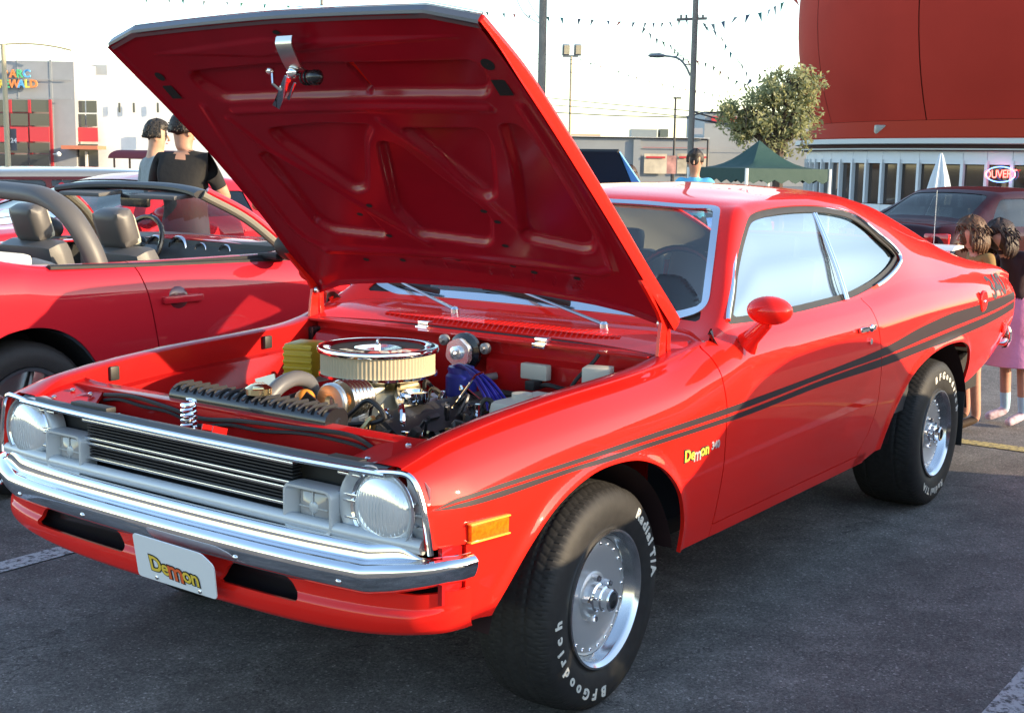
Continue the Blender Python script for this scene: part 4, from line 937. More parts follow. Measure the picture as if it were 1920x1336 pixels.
m = MB(); m.box((.06,.365,.835), (.12,.105,.115), rotz(.35), bev=.016)
for k in range(5): m.box((.06-.058*math.cos(.35), .365-.058*math.sin(.35), .792+.021*k), (.012,.10,.010), rotz(.35), bev=.003)
m.build('ignition_box', YELLOW, car)
m = MB(); m.box((.10,.36,.775), (.08,.06,.03)); m.build('box_bracket', ALU, car)
m = MB()
for x, y in ((.545,.235),(.47,-.31)): m.box((x-.035, y, .915), (.03,.045,.03), bev=.004); m.box((x-.055, y, .905), (.012,.05,.016), bev=.003)
m.each('hood_seal_clip', CHROME, car)

# dense small hardware around the carburettor and front of the engine
for q, (mt_, n_, seed) in enumerate(((CHROME, 22, 3), (mat('brass fitting', (.60,.46,.22), rough=.3, metal=1), 14, 9), (GREASE, 40, 14), (DARKMETAL, 26, 21))):
    rn_ = random.Random(seed); m = MB()
    for k in range(n_):
        x_, y_ = -.36+.52*rn_.random(), -.52+.62*rn_.random(); z_ = .70+.06*rn_.random()+(.03 if abs(y_) < .2 else 0)
        if rn_.random() < .45: m.lathe([(.008+.008*rn_.random(),-.012),(.010,.012),(.001,.014)], (x_, y_, z_), rn_.choice('xyz'), 8, cap=False)
        elif rn_.random() < .6: m.box((x_, y_, z_), (.02+.05*rn_.random(), .01+.02*rn_.random(), .008+.03*rn_.random()), rotz(3*rn_.random())@rotx(rn_.random()), bev=.003)
        else: m.tube(catmull([(x_, y_, z_), (x_+.06*(rn_.random()-.5), y_+.08*(rn_.random()-.5), z_+.05), (x_+.16*(rn_.random()-.5), y_+.16*(rn_.random()-.5), z_)], 10), .004+.004*rn_.random(), 6)
    m.build('engine_hardware', mt_, eng)['kind'] = 'stuff'
# ---------------------------------------------------------------- outer details
# mirror (near side and far side)
for s in (1, -1):
    mi = empty('door_mirror', parent=car); c = np.array([.705, -s*.955, 1.044])
    m = MB(); n = 24
    m.ell(c, (.054,.072,.044), 28, 16)
    V = m.V[0]; x = V[:, 0]-c[0]; V[:, 0] = np.where(x > .035, c[0]+.035, V[:, 0]); m.build('mirror_shell', RED, mi)
    m = MB(); m.lathe([(.001,.0),(.040,.0)], (0,0,0), 'x', 24); V = m.V[0]; m.V[0] = V*[1,1.35,.80]+c+np.array([.036,0,0]); m.build('mirror_glass', CHROME, mi)
    m = MB(); m.tube([(c[0]+.01, c[1]+s*.01, c[2]-.035), (c[0]+.02, c[1]+s*.06, c[2]-.085), (c[0]+.03, c[1]+s*.085, c[2]-.115)], [.016,.020,.030], 12, flat=(1.4,.8)); m.build('mirror_stem', RED, mi)
# door handle
for s in (1, -1):
    dh = empty('door_handle', parent=car); p = flank(1.70,.888); y = p[1]
    m = MB(); m.box((1.70, s*(y-.012), .888), (.15,.012,.020), bev=.005); m.ell((1.725, s*(y-.016), .888), (.018,.010,.016), 10, 6); m.build('handle_grip', CHROME, dh)
    m = MB(); m.lathe([(.012,0),(.012,.012),(.001,.013)], (1.735, 0, .838), 'y', 14); V = m.V[0]; V[:, 1] = s*(flank(1.735,.838)[1]-V[:, 1]*.6); m.build('lock', CHROME, dh)
# front side marker
for s in (1, -1):
    mk = empty('side_marker', parent=car); y = flank(-.575,.632)[1]
    tz = math.atan2(flank(-.50,.632)[1]-flank(-.65,.632)[1], .15)
    m = MB(); m.box((-.575, s*(y-.006), .636), (.125,.014,.042), rotz(s*tz), bev=.006); m.build('marker_lens', AMBER, mk)
    for dz in (.0215,-.0215):
        m = MB(); m.box((-.575, s*(y-.007), .636+dz), (.130,.016,.004), rotz(s*tz), bev=.002); m.build('marker_frame', mat('amber bright edge', (.95,.45,.05), rough=.2, coat=1) if 'amber bright edge' not in bpy.data.materials else bpy.data.materials['amber bright edge'], mk)
    rk = empty('rear_marker', parent=car); y = flank(3.80,.690)[1]
    m = MB(); m.box((3.80, s*(y-.005), .695), (.13,.012,.042), rotz(s*.12), bev=.004); m.build('marker_lens', REDLENS, rk)
    m = MB(); m.box((3.80, s*(y-.003), .695), (.15,.010,.056), rotz(s*.12), bev=.004); m.build('marker_frame', RED, rk)
# fuel cap, 340 lettering
y = flank(3.235,.868)[1]
m = MB(); m.lathe([(.050,-.004),(.050,.006),(.044,.011),(.020,.013),(.001,.013)], (0,0,0), 'y', 32); V = m.V[0]; V[:, 1] *= -1; m.V[0] = V+np.array([3.235, y, .868]); fc = m.build('fuel_cap', RED, car)
m = MB(); m.ell((3.225, y-.014, .868), (.014,.006,.008), 10, 6); m.build('cap_button', CHROME, fc)
def flank_text(name, txt, x, z, size, mt, sx=1, bold=0, o=.002, shear=0, spacing=1):
    V, F = textmesh(txt, size, .0004, None, spacing, bold, sx); out = []
    for v in V:
        p = flank(x+v[0]+shear*v[1], z+v[1], o+v[2]); out.append(p)
    return obj(name, (np.array(out), F), mt, car, smooth=False)
flank_text('engine_numeral', '340', 3.62, .905, .140, INK, 1.75, .004)
for tx_, x_, z_, sz_, mt_, b0_ in (('De',.345,.650,.046,DYEL,1), ('on',.436,.651,.046,DYEL,1), ('m',.391,.645,.056,FOG,0), ('340',.503,.655,.032,FOG,0)):
    if b0_: flank_text('fender_emblem', tx_, x_, z_, sz_, INK, 1.1, .005, .0015)
    flank_text('fender_emblem', tx_, x_, z_, sz_, mt_, 1.1, .0012, .003)
# far flank gets its number too
# rear bumper, tail wing
rb = [(4.00,-.785,.62),(4.07,-.775,.62),(4.12,-.70,.62),(4.15,-.4,.62),(4.155,0,.62),(4.15,.4,.62),(4.12,.70,.62),(4.07,.775,.62),(4.00,.785,.62)]
Pr = sweep([(p[0], p[1], .615, 1) for p in catmull(rb, 80)], [(-.03,.055),(-.005,.050),(.006,.02),(.006,-.02),(-.006,-.055),(-.03,-.06)]); Sr = grid(Pr); Sr = Sr if Sr[1][len(Sr[1])//2][0] > 0 else grid(Pr, True); obj('rear_bumper', thick(Sr, .005), CHROME, car)
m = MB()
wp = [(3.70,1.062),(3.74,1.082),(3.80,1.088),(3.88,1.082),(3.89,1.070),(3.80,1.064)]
m.prism(wp, -.56, .56, 'y'); m.build('tail_wing', mat('wing sky reflection', (.70,.66,.62), rough=.3, coat=.5), car, 50)  # bright sky mirrored on the wing top, put into its colour
m = MB()
for s in (1,-1): m.box((3.81, s*.52, 1.040), (.10,.02,.07), bev=.006)
m.each('wing_support', CHROME, car)
m = MB(); m.tube([(3.42,-.555,1.07),(3.415,-.558,1.37)], .0022, 6); m.build('aerial', TRIM, car)
# wipers
for y0, y1 in ((-.40,.10), (.22,.66)):
    wi = empty('wiper', parent=car); b_ = np.array([.655, y0, .946]); e_ = np.array([.800, y1, 1.035])
    m = MB(); m.lathe([(.015,-.02),(.015,.014),(.008,.022),(.001,.023)], b_, 'z', 14); m.build('wiper_pivot', TRIM, wi)
    m = MB(); mid = b_*.45+e_*.55+np.array([-.01,0,.012]); m.tube(catmull([b_+[0,0,.012], mid, e_*.9+b_*.1+[0,0,.006]], 16), np.linspace(.010,.005,16), 8, flat=(.6,1)); m.build('wiper_arm', mat('satin steel', (.45,.45,.46), rough=.35, metal=1) if 'satin steel' not in bpy.data.materials else bpy.data.materials['satin steel'], wi)
    m = MB(); d_ = np.array([.02,.235,.016]); c_ = e_*.80+b_*.20; m.tube([c_-d_*.85, c_, c_+d_*.85], .006, 6, flat=(1.8,.8)); m.build('wiper_blade', BLACK, wi)
# interior
it = empty('interior', parent=car)
m = MB(); m.box((1.00,0,.90), (.30,1.40,.12), bev=.03); m.build('dashboard', SEAT, it)
for s in (1,-1):
    m = MB(); m.box((1.62, s*.36, .62), (.50,.50,.16), bev=.05); m.box((1.88, s*.36, .86), (.12,.50,.52), roty(.2), bev=.05); m.box((1.96, s*.36, 1.13), (.07,.26,.14), roty(.15), bev=.03); m.build('front_seat', SEAT, it)
m = MB(); m.box((2.62,0,.62), (.5,1.2,.16), bev=.05); m.box((2.86,0,.84), (.12,1.2,.42), roty(.3), bev=.05); m.build('rear_seat', SEAT, it)
m = MB(); m.box((3.15,0,1.00), (.55,1.2,.02)); m.build('parcel_shelf', SEAT, it)
m = MB(); t_ = np.linspace(0, 2*math.pi, 40, endpoint=False); c_ = np.array([1.17,-.36,1.00]); m.tube(np.array([c_+.19*(np.cos(a)*np.array([0,1,0])+np.sin(a)*np.array([.35,0,.94])) for a in t_]), .013, 8, closed=True); m.tube([c_, c_+np.array([-.25,0,-.08])], .025, 8); m.box(c_, (.02,.34,.04), roty(.36)); m.build('steering_wheel', GLOSSBLK, it)
m = MB(); m.box((1.165,0,1.295), (.02,.22,.06), bev=.01); m.build('inner_mirror', GLOSSBLK, it)
for s in (1,-1):
    m = MB(); m.box((1.70, s*.775, .70), (1.6,.02,.48)); m.build('door_card', SEAT, it)
# ================================================================ other cars
def simple_wheel(parent, x, y, r, wd, side, rimmat):
    w_ = empty('wheel', (x, y, r), 0 if side < 0 else math.pi, parent)
    m = MB(); rr = r*.66; m.lathe([(rr,.02),(rr+.01,.004),(rr+.4*(r-rr),-.004),(r-.03,.006),(r-.006,.03),(r,.06),(r,wd-.06),(r-.01,wd-.02),(rr,wd)], (0,0,0), 'y', 40); m.build('tyre', TYRE, w_)
    m = MB(); m.lathe([(rr+.006,.012),(rr+.004,0),(rr-.012,.006),(rr-.016,.05),(.02,.06),(.001,.06)], (0,0,0), 'y', 36)
    for k in range(5):
        a = 2*math.pi*k/5; m.box((.5*rr*math.cos(a), .026, .5*rr*math.sin(a)), (rr*.95,.03,.055), roty(-a), bev=.008)
    m.lathe([(.04,.05),(.038,.004),(.001,.002)], (0,0,0), 'y', 16); m.build('rim', rimmat, w_)
    return w_
RIMS = mat('alloy rim', (.45,.46,.47), rough=.3, metal=1); DGLASS = glassmat('dark tint glass', (.16,.18,.18), 1.6)
def gen_surface(L, W, knots_c, yroof, belt, taper=.80, xs=None, rows=(26,34), sill=.22, mid=.62):
    zc = ip(*zip(*knots_c)); xs = np.linspace(0, L, 150) if xs is None else xs
    wsc = ip([0,.12,.45,L*.5,L-.5,L-.12,L], [taper,.90,.99,1,.99,.92,taper+.03])(xs); yr = ip(*zip(*yroof))(xs); z0 = zc(xs); h = W/2*wsc
    bz = np.minimum(ip(*zip(*belt))(xs), z0-.035)
    k3 = np.stack([-np.minimum(yr, h*.97), np.maximum(z0-.05*np.clip((z0-bz-.05)/.25, .15, 1), bz+.012)], 1)
    nose = ip([0,.1,.35,L-.35,L-.1,L], [.16,.06,0,0,.05,.16])(xs)
    ks = [np.stack([0*xs, z0], 1), np.stack([k3[:, 0]*.45, z0-.006], 1), np.stack([k3[:, 0]*.8, z0-.020], 1), k3]
    k5 = np.stack([-h*.945, bz], 1); k4 = (k3+k5)/2; k4[:, 0] -= .012; ks += [k4, k5]
    for fy, fz in ((.975, -.05), (.995, -.13)): ks.append(np.stack([-h*fy, bz+fz], 1))
    ks += [np.stack([-h, np.full(len(xs), mid)], 1), np.stack([-h*.99, np.full(len(xs), .45)], 1), np.stack([-h*.965, .32+nose], 1), np.stack([-h*.93, sill+nose], 1)]
    ks = np.stack(ks, 1); P = np.zeros((len(xs), rows[0]+rows[1]-1, 3))
    for i in range(len(xs)):
        c = ks[i]; T = np.concatenate([[0], np.cumsum(np.maximum(np.linalg.norm(np.diff(c, axis=0), axis=1), 1e-4))])
        s = np.concatenate([np.linspace(0, T[5], rows[0]), np.linspace(T[5], T[-1], rows[1])[1:]])
        P[i, :, 0] = xs[i]; P[i, :, 1] = ip(T, c[:, 0])(s); P[i, :, 2] = ip(T, c[:, 1])(s)
    return P
def up_grid(P):
    S = grid(P); k = np.argmax(S[0][:, 2]); return S if S[1][k][2] > 0 else grid(P, True)
def gen_car(name, label, paint, loc, rz, L=4.5, W=1.76, H=1.42, hood=.95, belt=.93, deck=1.0, ws=(1.30,2.05), bl=(3.30,3.95), wheels=(.85,3.50), rw=.31, pillars=(2.75,), group=None, glass=None, stripe=None, tail=True, roofmat=None, cat='car'):
    root = empty(name, loc, rz); tag(root, label, cat, group); glass = glass or DGLASS
    kc = [(0,hood-.20),(.05,hood-.13),(.25,hood-.05),(ws[0]-.1,hood+.04),(ws[0],hood+.07),(ws[1],H-.05),(ws[1]+.25,H-.008),((ws[1]+bl[0])/2,H),(bl[0]-.1,H-.03),(bl[0],H-.06),(bl[1],deck+.03),(bl[1]+.08,deck),(L-.12,deck-.04),(L-.04,deck-.09),(L,deck-.16)]
    hw = W/2; yr = [(0,hw*.70),(ws[0]-.2,hw*.82),(ws[0],hw*.84),(ws[1],hw*.70),(bl[0],hw*.69),(bl[1],hw*.80),(L,hw*.70)]
    P = gen_surface(L, W, kc, yr, [(0,hood-.22),(.3,hood-.09),(ws[0],belt-.01),(bl[1],belt+.02),(L-.2,belt+.0),(L,belt-.10)]); S = up_grid(P)
    for xw in wheels: S = clip(S, np.where(np.abs(S[0][:, 1]) > hw*.5, np.hypot(S[0][:, 0]-xw, (S[0][:, 2]-rw)*.97)-rw-.055, 1))
    wso = roundpoly([(ws[0]+.03,-hw*.77),(ws[0]+.03,hw*.77),(ws[1]-.03,hw*.63),(ws[1]-.03,-hw*.63)], .06, 4); blo = roundpoly([(bl[0]+.04,-hw*.60),(bl[0]+.04,hw*.60),(bl[1]-.04,hw*.70),(bl[1]-.04,-hw*.70)], .06, 4)
    so = roundpoly([(ws[0]+.28,belt+.02),(ws[1]+.08,H-.13),(bl[0]-.02,H-.14),(bl[1]-.28,belt+.05)], .07, 4)
    sdw = lambda S_: sdpoly(S_[0][:, 0], S_[0][:, 1], wso); sdb = lambda S_: sdpoly(S_[0][:, 0], S_[0][:, 1], blo)
    def sds(S_):
        d = sdpoly(S_[0][:, 0], S_[0][:, 2], so)
        for px in pillars: d = np.maximum(d, .035-np.abs(S_[0][:, 0]-px))
        return np.where(S_[0][:, 1] < -hw*.5, d, 1.)
    cover = S[0][:, 2]
    B_ = clip(S, sdw(S)); B_ = clip(B_, sdb(B_)); B_ = clip(B_, sds(B_))
    gaps = [ws[0]+.10, pillars[0], bl[1]-.35] if pillars else []
    for gx_ in gaps: B_ = clip(B_, np.where((B_[0][:, 2] < belt-.005) & (B_[0][:, 2] > .30), np.abs(B_[0][:, 0]-gx_)-.004, 1))
    if roofmat:
        rf = clip(B_, B_[0][:, 2]-(H-.10)); B_ = clip(B_, (H-.10)-B_[0][:, 2]); obj('roof', join(rf, mirror(rf)), roofmat, root)
    obj('body', join(B_, mirror(B_)), paint, root)
    inner = off(clip(S, .50-(S[0][:, 2]-.45)), -.02); obj('inner_shell', join(inner, mirror(inner)), DKGREY, root)
    for f_, nm in ((sdw, 'windshield'), (sdb, 'rear_window')):
        g_ = off(clip(S, -f_(S)), -.006); obj(nm, join(g_, mirror(g_)), glass, root)
    g_ = off(clip(S, -sds(S)), -.006)
    for k_ in range(len(pillars)+1):
        q = g_
        if k_ > 0: q = clip(q, q[0][:, 0]-pillars[k_-1])
        if k_ < len(pillars): q = clip(q, pillars[k_]-q[0][:, 0])
        obj('side_window', q, glass, root); obj('side_window', mirror(q), glass, root)
    m = MB(); m.box((L/2,0,.27), (L*.86,W*.86,.12)); m.build('underbody', DKGREY, root)
    for xe, s in ((0,1), (L,-1)):
        e = P[0 if s > 0 else -1]; m = MB(); m.prism([(p[1]*.995, p[2]) for p in e]+[(-p[1]*.995, p[2]) for p in e[::-1]], xe+s*.002, xe+s*.03, 'x'); m.build('end_panel', paint, root)
    for xw in wheels:
        for s in (-1, 1): simple_wheel(root, xw, s*hw*.985, rw, .20, s, RIMS)
    for s in (-1, 1):
        m = MB(); m.box((.05, s*hw*.60, hood-.24), (.14,.36,.14), rotz(-s*.25), bev=.03); m.build('headlight', LAMP, root)
        m = MB(); m.box((L-.08, s*hw*.72, deck-.20), (.14,.30,.14), rotz(s*.30), bev=.03); tl = m.build('taillight', REDLENS, root)
        m = MB(); m.box((L-.02, s*hw*.66, deck-.30), (.10,.36,.05), rotz(s*.30), bev=.015); m.build('reversing_lamp', LAMP, tl)
        m = MB(); m.ell((ws[0]+.38, s*(hw+.09), belt+.06), (.07,.10,.065), 14, 8); m.tube([(ws[0]+.38, s*(hw-.03), belt+.0), (ws[0]+.38, s*(hw+.06), belt+.04)], .03, 8); m.build('door_mirror', paint, root)
        for gx_ in gaps[1:]:
            m = MB(); m.box((gx_-.12, s*(hw*.975+.012), belt-.09), (.16,.022,.026), bev=.008); m.build('door_handle', paint, root)
    for s in (-1, 1):
        m = MB(); m.box((ws[1]+.4, s*.38, .72), (.14,.46,.60), roty(.18), bev=.05); m.box((ws[1]+.47, s*.38, 1.09), (.08,.25,.17), roty(.15), bev=.03); m.build('seat', SEAT, root)
    m = MB(); m.box((L+.004,0,.62), (.012,.34,.11), bev=.004); m.build('licence_plate', PLATEW, root)
    if stripe is not None:
        for y0 in (.12,):
            s_ = clip(S, .17-np.abs(S[0][:, 1]+.22)); s_ = clip(s_, ws[0]-s_[0][:, 0]); s_ = clip(s_, s_[0][:, 2]-hood+.10); s_ = clip(s_, sdw(s_)-.01); s_ = clip(s_, sdb(s_)-.01); s_ = off(s_, .003); obj('racing_stripe', s_, stripe, root); obj('racing_stripe', mirror(s_), stripe, root)
    return root
DKGREY = mat('dark interior', (.018,.018,.019), rough=.8)
MAROON = mat('maroon car paint', (.026,.004,.006), rough=.5, spec=.05, coat=.4, crough=.04)
BLACKP = mat('black car paint', (.012,.012,.014), rough=.3, coat=1)
GREYP = mat('grey car paint', (.10,.11,.12), rough=.35, coat=1)
SILVP = mat('silver car paint', (.42,.43,.45), rough=.35, metal=.5, coat=1)
RED2 = mat('crimson car paint', (.42,.012,.022), rough=.45, spec=.05, coat=.8, metal=.0, crough=.03)
BLUEP = mat('bright blue paint', (.08,.22,.70), rough=.35, coat=1)
# sedan in the stall to the right of the camera (outside the frame): it throws the shade over door and ground and mirrors in the flank
gen_car('parked_sedan', 'dark sedan parked in the stall beside the red coupe, outside the left flank', GREYP, (-.45,-3.42,0), 0, L=4.6, W=1.76, H=1.44, hood=.98, deck=1.02, ws=(1.35,2.0), bl=(3.05,3.65), wheels=(.9,3.55), pillars=(2.55,))
# maroon sedan behind the tail of the coupe, seen from the rear quarter
mrp = at((1668,395), 15.6); mhd = R(-17)
ma = gen_car('maroon_sedan', 'dark maroon sedan seen from behind beyond the coupe tail', MAROON, (mrp[0]+4.5*math.cos(mhd), mrp[1]+4.5*math.sin(mhd), -.22), mhd+math.pi, L=4.5, W=1.78, H=1.46, hood=.92, deck=1.06, belt=.95, ws=(1.3,2.0), bl=(3.25,3.90), pillars=(2.7,))
# red coupe with silver stripes two stalls beyond
gen_car('striped_coupe', 'red coupe with silver stripes parked beyond the convertible', RED2, (1.40,6.10,0), 0, L=4.6, W=1.86, H=1.34, hood=.98, deck=1.04, belt=.98, ws=(1.55,2.35), bl=(3.2,4.1), wheels=(.85,3.60), rw=.33, pillars=(3.0,), stripe=mat('silver stripe', (.55,.56,.60), rough=.3, coat=1))
wg = gen_car('dark_wagon', 'dark maroon wagon with grey roof behind the striped coupe', MAROON, (2.6,9.75,float(gz(5,9.7))), 0, L=4.7, W=1.78, H=1.42, hood=.95, deck=1.0, ws=(1.2,1.8), bl=(4.2,4.55), pillars=(2.5,3.6), roofmat=GREYP)
gen_car('black_sedan', 'black sedan at the far left beyond the wagon', BLACKP, (4.6,13.6,float(gz(7,13.6))), 0, H=1.45)
gen_car('black_hatchback', 'black car with light-grey roof rails between wagon and white building', BLACKP, (8.2,14.2,float(gz(9.5,14.2))), 0, H=1.50, bl=(3.7,4.3))
gen_car('silver_car', 'pale silver car under the canopy shelter at left', SILVP, (22,31,-1), R(20), H=1.5)
# blue car with its own hood raised, behind the coupe roof
bp_ = at((1132,315), 16.5); brz = AZ+R(-38)
bc = gen_car('blue_car', 'blue car with raised black-lined hood behind the roof of the red coupe', BLUEP, (bp_[0]-1.1*math.cos(brz), bp_[1]-1.1*math.sin(brz), -.2), brz, H=1.36, hood=.92, W=1.6)
m = MB(); m.add([(1.25,-.55,1.00),(1.25,.55,1.00),(.62,.52,1.80),(.62,-.52,1.80),(1.28,-.55,1.02),(1.28,.55,1.02),(.65,.52,1.83),(.65,-.52,1.83)], [(0,1,2,3),(7,6,5,4),(0,4,5,1),(1,5,6,2),(2,6,7,3),(3,7,4,0)]); rh = m.build('raised_hood', mat('hood underside black', (.012,.012,.013), rough=.6), bc, 20)
m = MB(); V = [(1.22,-.57,1.03),(.66,-.54,1.78),(1.10,-.30,1.30),(1.20,-.12,1.05)]; m.add(V+[(x+.02,y,z-.02) for x, y, z in V], [(0,1,2,3),(7,6,5,4)]); V = [(1.25,-.56,1.0),(.64,-.53,1.80),(.9,-1.02,1.02)]; m.add(V+[(x+.03,y,z) for x, y, z in V], [(0,1,2),(5,4,3),(0,3,4,1),(1,4,5,2),(2,5,3,0)]); m.build('blue_side_panel', mat('light blue panel', (.16,.40,.80), rough=.35, coat=.5), bc, 20)
# ---------------------------------------------------------------- red convertible in the next stall
cv = empty('convertible', (4.03,3.22,0), math.pi); tag(cv, 'crimson open-top convertible parked beyond the coupe, roof folded', 'car')
L_, W_ = 4.77, 1.88; hw = W_/2
P = gen_surface(L_, W_, [(0,.70),(.06,.80),(.3,.90),(1.3,.98),(1.9,1.02),(2.2,.99),(3.5,1.00),(4.0,1.06),(4.55,1.02),(4.72,.98),(4.77,.88)],
                [(0,hw*.74),(1.5,hw*.86),(3.5,hw*.88),(4.77,hw*.72)], [(0,.66),(.4,.84),(1.9,.935),(3.2,.965),(4.0,.995),(4.6,.97),(4.77,.80)], sill=.20, mid=.66, xs=np.linspace(0, L_, 260))
S = up_grid(P)
X, Y, Z = S[0].T
S = (S[0].copy(), S[1], S[2]); hip = .028*np.exp(-((X-3.62)/.55)**2)*np.exp(-((Z-.80)/.14)**2); S[0][:, 1] -= hip
for xw in (.98, 3.70): S = clip(S, np.hypot(S[0][:, 0]-xw, (S[0][:, 2]-.335)*.97)-.395)
ck = roundpoly([(2.02,-hw*.80),(2.02,hw*.80),(3.62,hw*.80),(3.62,-hw*.80)], .10, 4)
S = clip(S, np.where(S[0][:, 2] > .85, sdpoly(S[0][:, 0], S[0][:, 1], ck), 1))
d1 = lambda z: np.interp(z, [.2,.6,.95,1.1], [3.00,3.02,3.10,3.14]); d0 = lambda z: np.interp(z, [.2,.6,1.0], [1.62,1.60,1.66])
def cvpart(lo, hi):
    q = S
    if lo is not None: q = clip(q, np.where(q[0][:, 2] < 1.2, q[0][:, 0]-lo(q[0][:, 2])-.0035, 1))
    if hi is not None: q = clip(q, hi(q[0][:, 2])-.0035-q[0][:, 0])
    return q
for nm, q in (('front_body', cvpart(None, d0)), ('door', cvpart(d0, d1)), ('rear_body', cvpart(d1, None))):
    q = thick(q, .01)
    if nm == 'door': obj(nm, q, RED2, cv); obj(nm, mirror(q), RED2, cv)
    else: obj(nm, join(q, mirror(q)), RED2, cv)
m = MB(); m.box((2.4,0,.30), (4.2,1.6,.15)); m.box((2.8,0,.42), (1.9,1.5,.2)); m.build('floor', DKGREY, cv)
for s in (1,-1):
    m = MB(); m.box((2.35, s*(hw-.075), .80), (1.45,.02,.36)); m.build('gap_backing', DKGREY, cv)
    m = MB(); bz = [(x, s*(hw*.925), z) for x, z in ((1.75,.945),(2.4,.955),(3.0,.968),(3.55,.985))]; m.tube(catmull(bz, 24), .013, 6, flat=(1,1.5)); m.build('belt_moulding', BLACK, cv)
    dh = empty('door_handle', parent=cv); m = MB(); m.box((2.88, s*(hw+.014), .805), (.24,.026,.036), bev=.012); m.build('handle_grip', RED2, dh); m = MB(); m.ell((2.90, s*(hw-.012), .805), (.075,.022,.062), 20, 10); m.build('handle_cup', mat('dark crimson', (.10,.006,.01), rough=.4, coat=1) if 'dark crimson' not in bpy.data.materials else bpy.data.materials['dark crimson'], dh)
    mi = empty('door_mirror', parent=cv); m = MB(); m.ell((2.24, s*(hw+.11), 1.03), (.085,.12,.075), 18, 10); m.build('mirror_shell', BLACK, mi); m = MB(); m.box((2.22, s*(hw-.03), .975), (.16,.14,.03), bev=.01); m.build('mirror_foot', BLACK, mi)
    for xw in (.98, 3.70):
        simple_wheel(cv, xw, s*hw*.975, .338, .235, s, RIMS)
        m = MB(); a = np.linspace(-15, 195, 22); V = []
        for an in a: V += [(xw+.40*math.cos(R(an)), s*(hw-.03), .335+.40*math.sin(R(an))), (xw+.40*math.cos(R(an)), s*(hw-.40), .335+.40*math.sin(R(an)))]
        m.add(V, [(2*i, 2*i+1, 2*i+3, 2*i+2) for i in range(21)]+[tuple(2*i+1 for i in range(22))]); m.build('wheel_well', DKGREY, cv)
# windscreen frame
wbase = [(1.84+.22*abs(t)**2.2, t*.77, 1.005) for t in np.linspace(-1, 1, 21)]; wtop = [(2.36+.09*abs(t)**2, t*.605, 1.312-.03*abs(t)**3) for t in np.linspace(-1, 1, 21)]
g_ = grid(np.array([[np.array(a)*(1-t)+np.array(b)*t+np.array([-.02*4*t*(1-t),0,.02*4*t*(1-t)]) for t in np.linspace(0, 1, 10)] for a, b in zip(wbase, wtop)])); obj('windshield', g_, glassmat('clear screen', (.86,.88,.87), 1.35), cv)
m = MB(); m.tube(catmull(wtop, 40), .030, 10, flat=(.8,1.6)); m.build('windshield_header', mat('black plastic', (.03,.03,.034), rough=.45), cv)
for s in (0, -1):
    m = MB(); a, b = np.array(wbase[s]), np.array(wtop[s]); mid = (a+b)/2+np.array([-.015,0,.02]); m.tube(catmull([a, mid, b], 16), .026, 10); m.build('screen_pillar', mat('grey pillar', (.16,.15,.12), rough=.5) if 'grey pillar' not in bpy.data.materials else bpy.data.materials['grey pillar'], cv)
    m = MB(); o_ = np.array([-.018, .012*np.sign(a[1]), .018]); m.tube(catmull([a+o_, mid+o_, b+o_], 16), .020, 8); m.build('pillar_cover', RED2, cv)
m = MB(); m.box((2.40,0,1.235), (.03,.23,.075), bev=.015); m.build('inner_mirror', GLOSSBLK, cv)
for s in (1,-1): m = MB(); m.box((2.46, s*.31, 1.268), (.16,.36,.022), roty(.1), bev=.008); m.build('sun_visor', mat('visor', (.10,.10,.10), rough=.8) if 'visor' not in bpy.data.materials else bpy.data.materials['visor'], cv)
# cockpit
DASH = mat('dash grey', (.05,.052,.056), rough=.55); LEATH = mat('grey leather', (.085,.080,.078), rough=.45, bump=(160,.15,.002)); TAN = mat('parchment leather', (.42,.40,.32), rough=.5)
m = MB(); m.box((1.82,0,.955), (.42,1.46,.11), bev=.04); m.box((1.96,0,.87), (.20,1.46,.18), roty(-.25), bev=.03); m.build('dashboard', DASH, cv)
for y, r_ in ((-.30,.070), (-.10,.075), (-.43,.040), (.10,.048), (.30,.048)):
    m = MB(); m.lathe([(r_*.8,0),(r_*.86,.02),(r_,.022),(r_*1.06,.012),(r_*1.06,0)], (2.02, y, .945), 'x', 28); gd = m.build('gauge_ring', CHROME, cv); m = MB(); m.lathe([(.001,.006),(r_*.85,.006)], (2.02, y, .945), 'x', 20); m.build('gauge_face', GLOSSBLK, gd)
c_ = np.array([2.12,-.34,.955]); ts_ = np.linspace(0, 2*math.pi, 40, endpoint=False)
m = MB(); m.tube(np.array([c_+.185*(np.cos(a)*np.array([0,1,0])+np.sin(a)*np.array([-.42,0,.91])) for a in ts_]), .015, 8, closed=True); m.ell(c_-[.01,0,0], (.03,.07,.06), 12, 8); m.box(c_, (.012,.34,.03), roty(-.43)); m.box(c_+[.03,0,-.06], (.02,.035,.16), roty(-.43)); m.build('steering_wheel', GLOSSBLK, cv)
for s in (1,-1):
    st = empty('seat', parent=cv)
    m = MB(); m.box((2.42, s*.36, .56), (.52,.50,.18), bev=.06); m.box((2.74, s*.36, .78), (.16,.50,.50), roty(.28), bev=.07); m.build('seat_cushion', LEATH, st)
    m = MB(); m.box((2.805, s*.36, 1.115), (.115,.225,.20), roty(.30), bev=.045); m.tube([(2.77, s*.36-.06,.98),(2.795, s*.36-.06,1.05)], .008, 6); m.tube([(2.77, s*.36+.06,.98),(2.795, s*.36+.06,1.05)], .008, 6); hr = m.build('headrest', LEATH, st, 60)
    m = MB(); m.box((2.765, s*.36, 1.108), (.055,.205,.165), roty(.30), bev=.026); m.build('headrest_face', TAN, hr, 60)
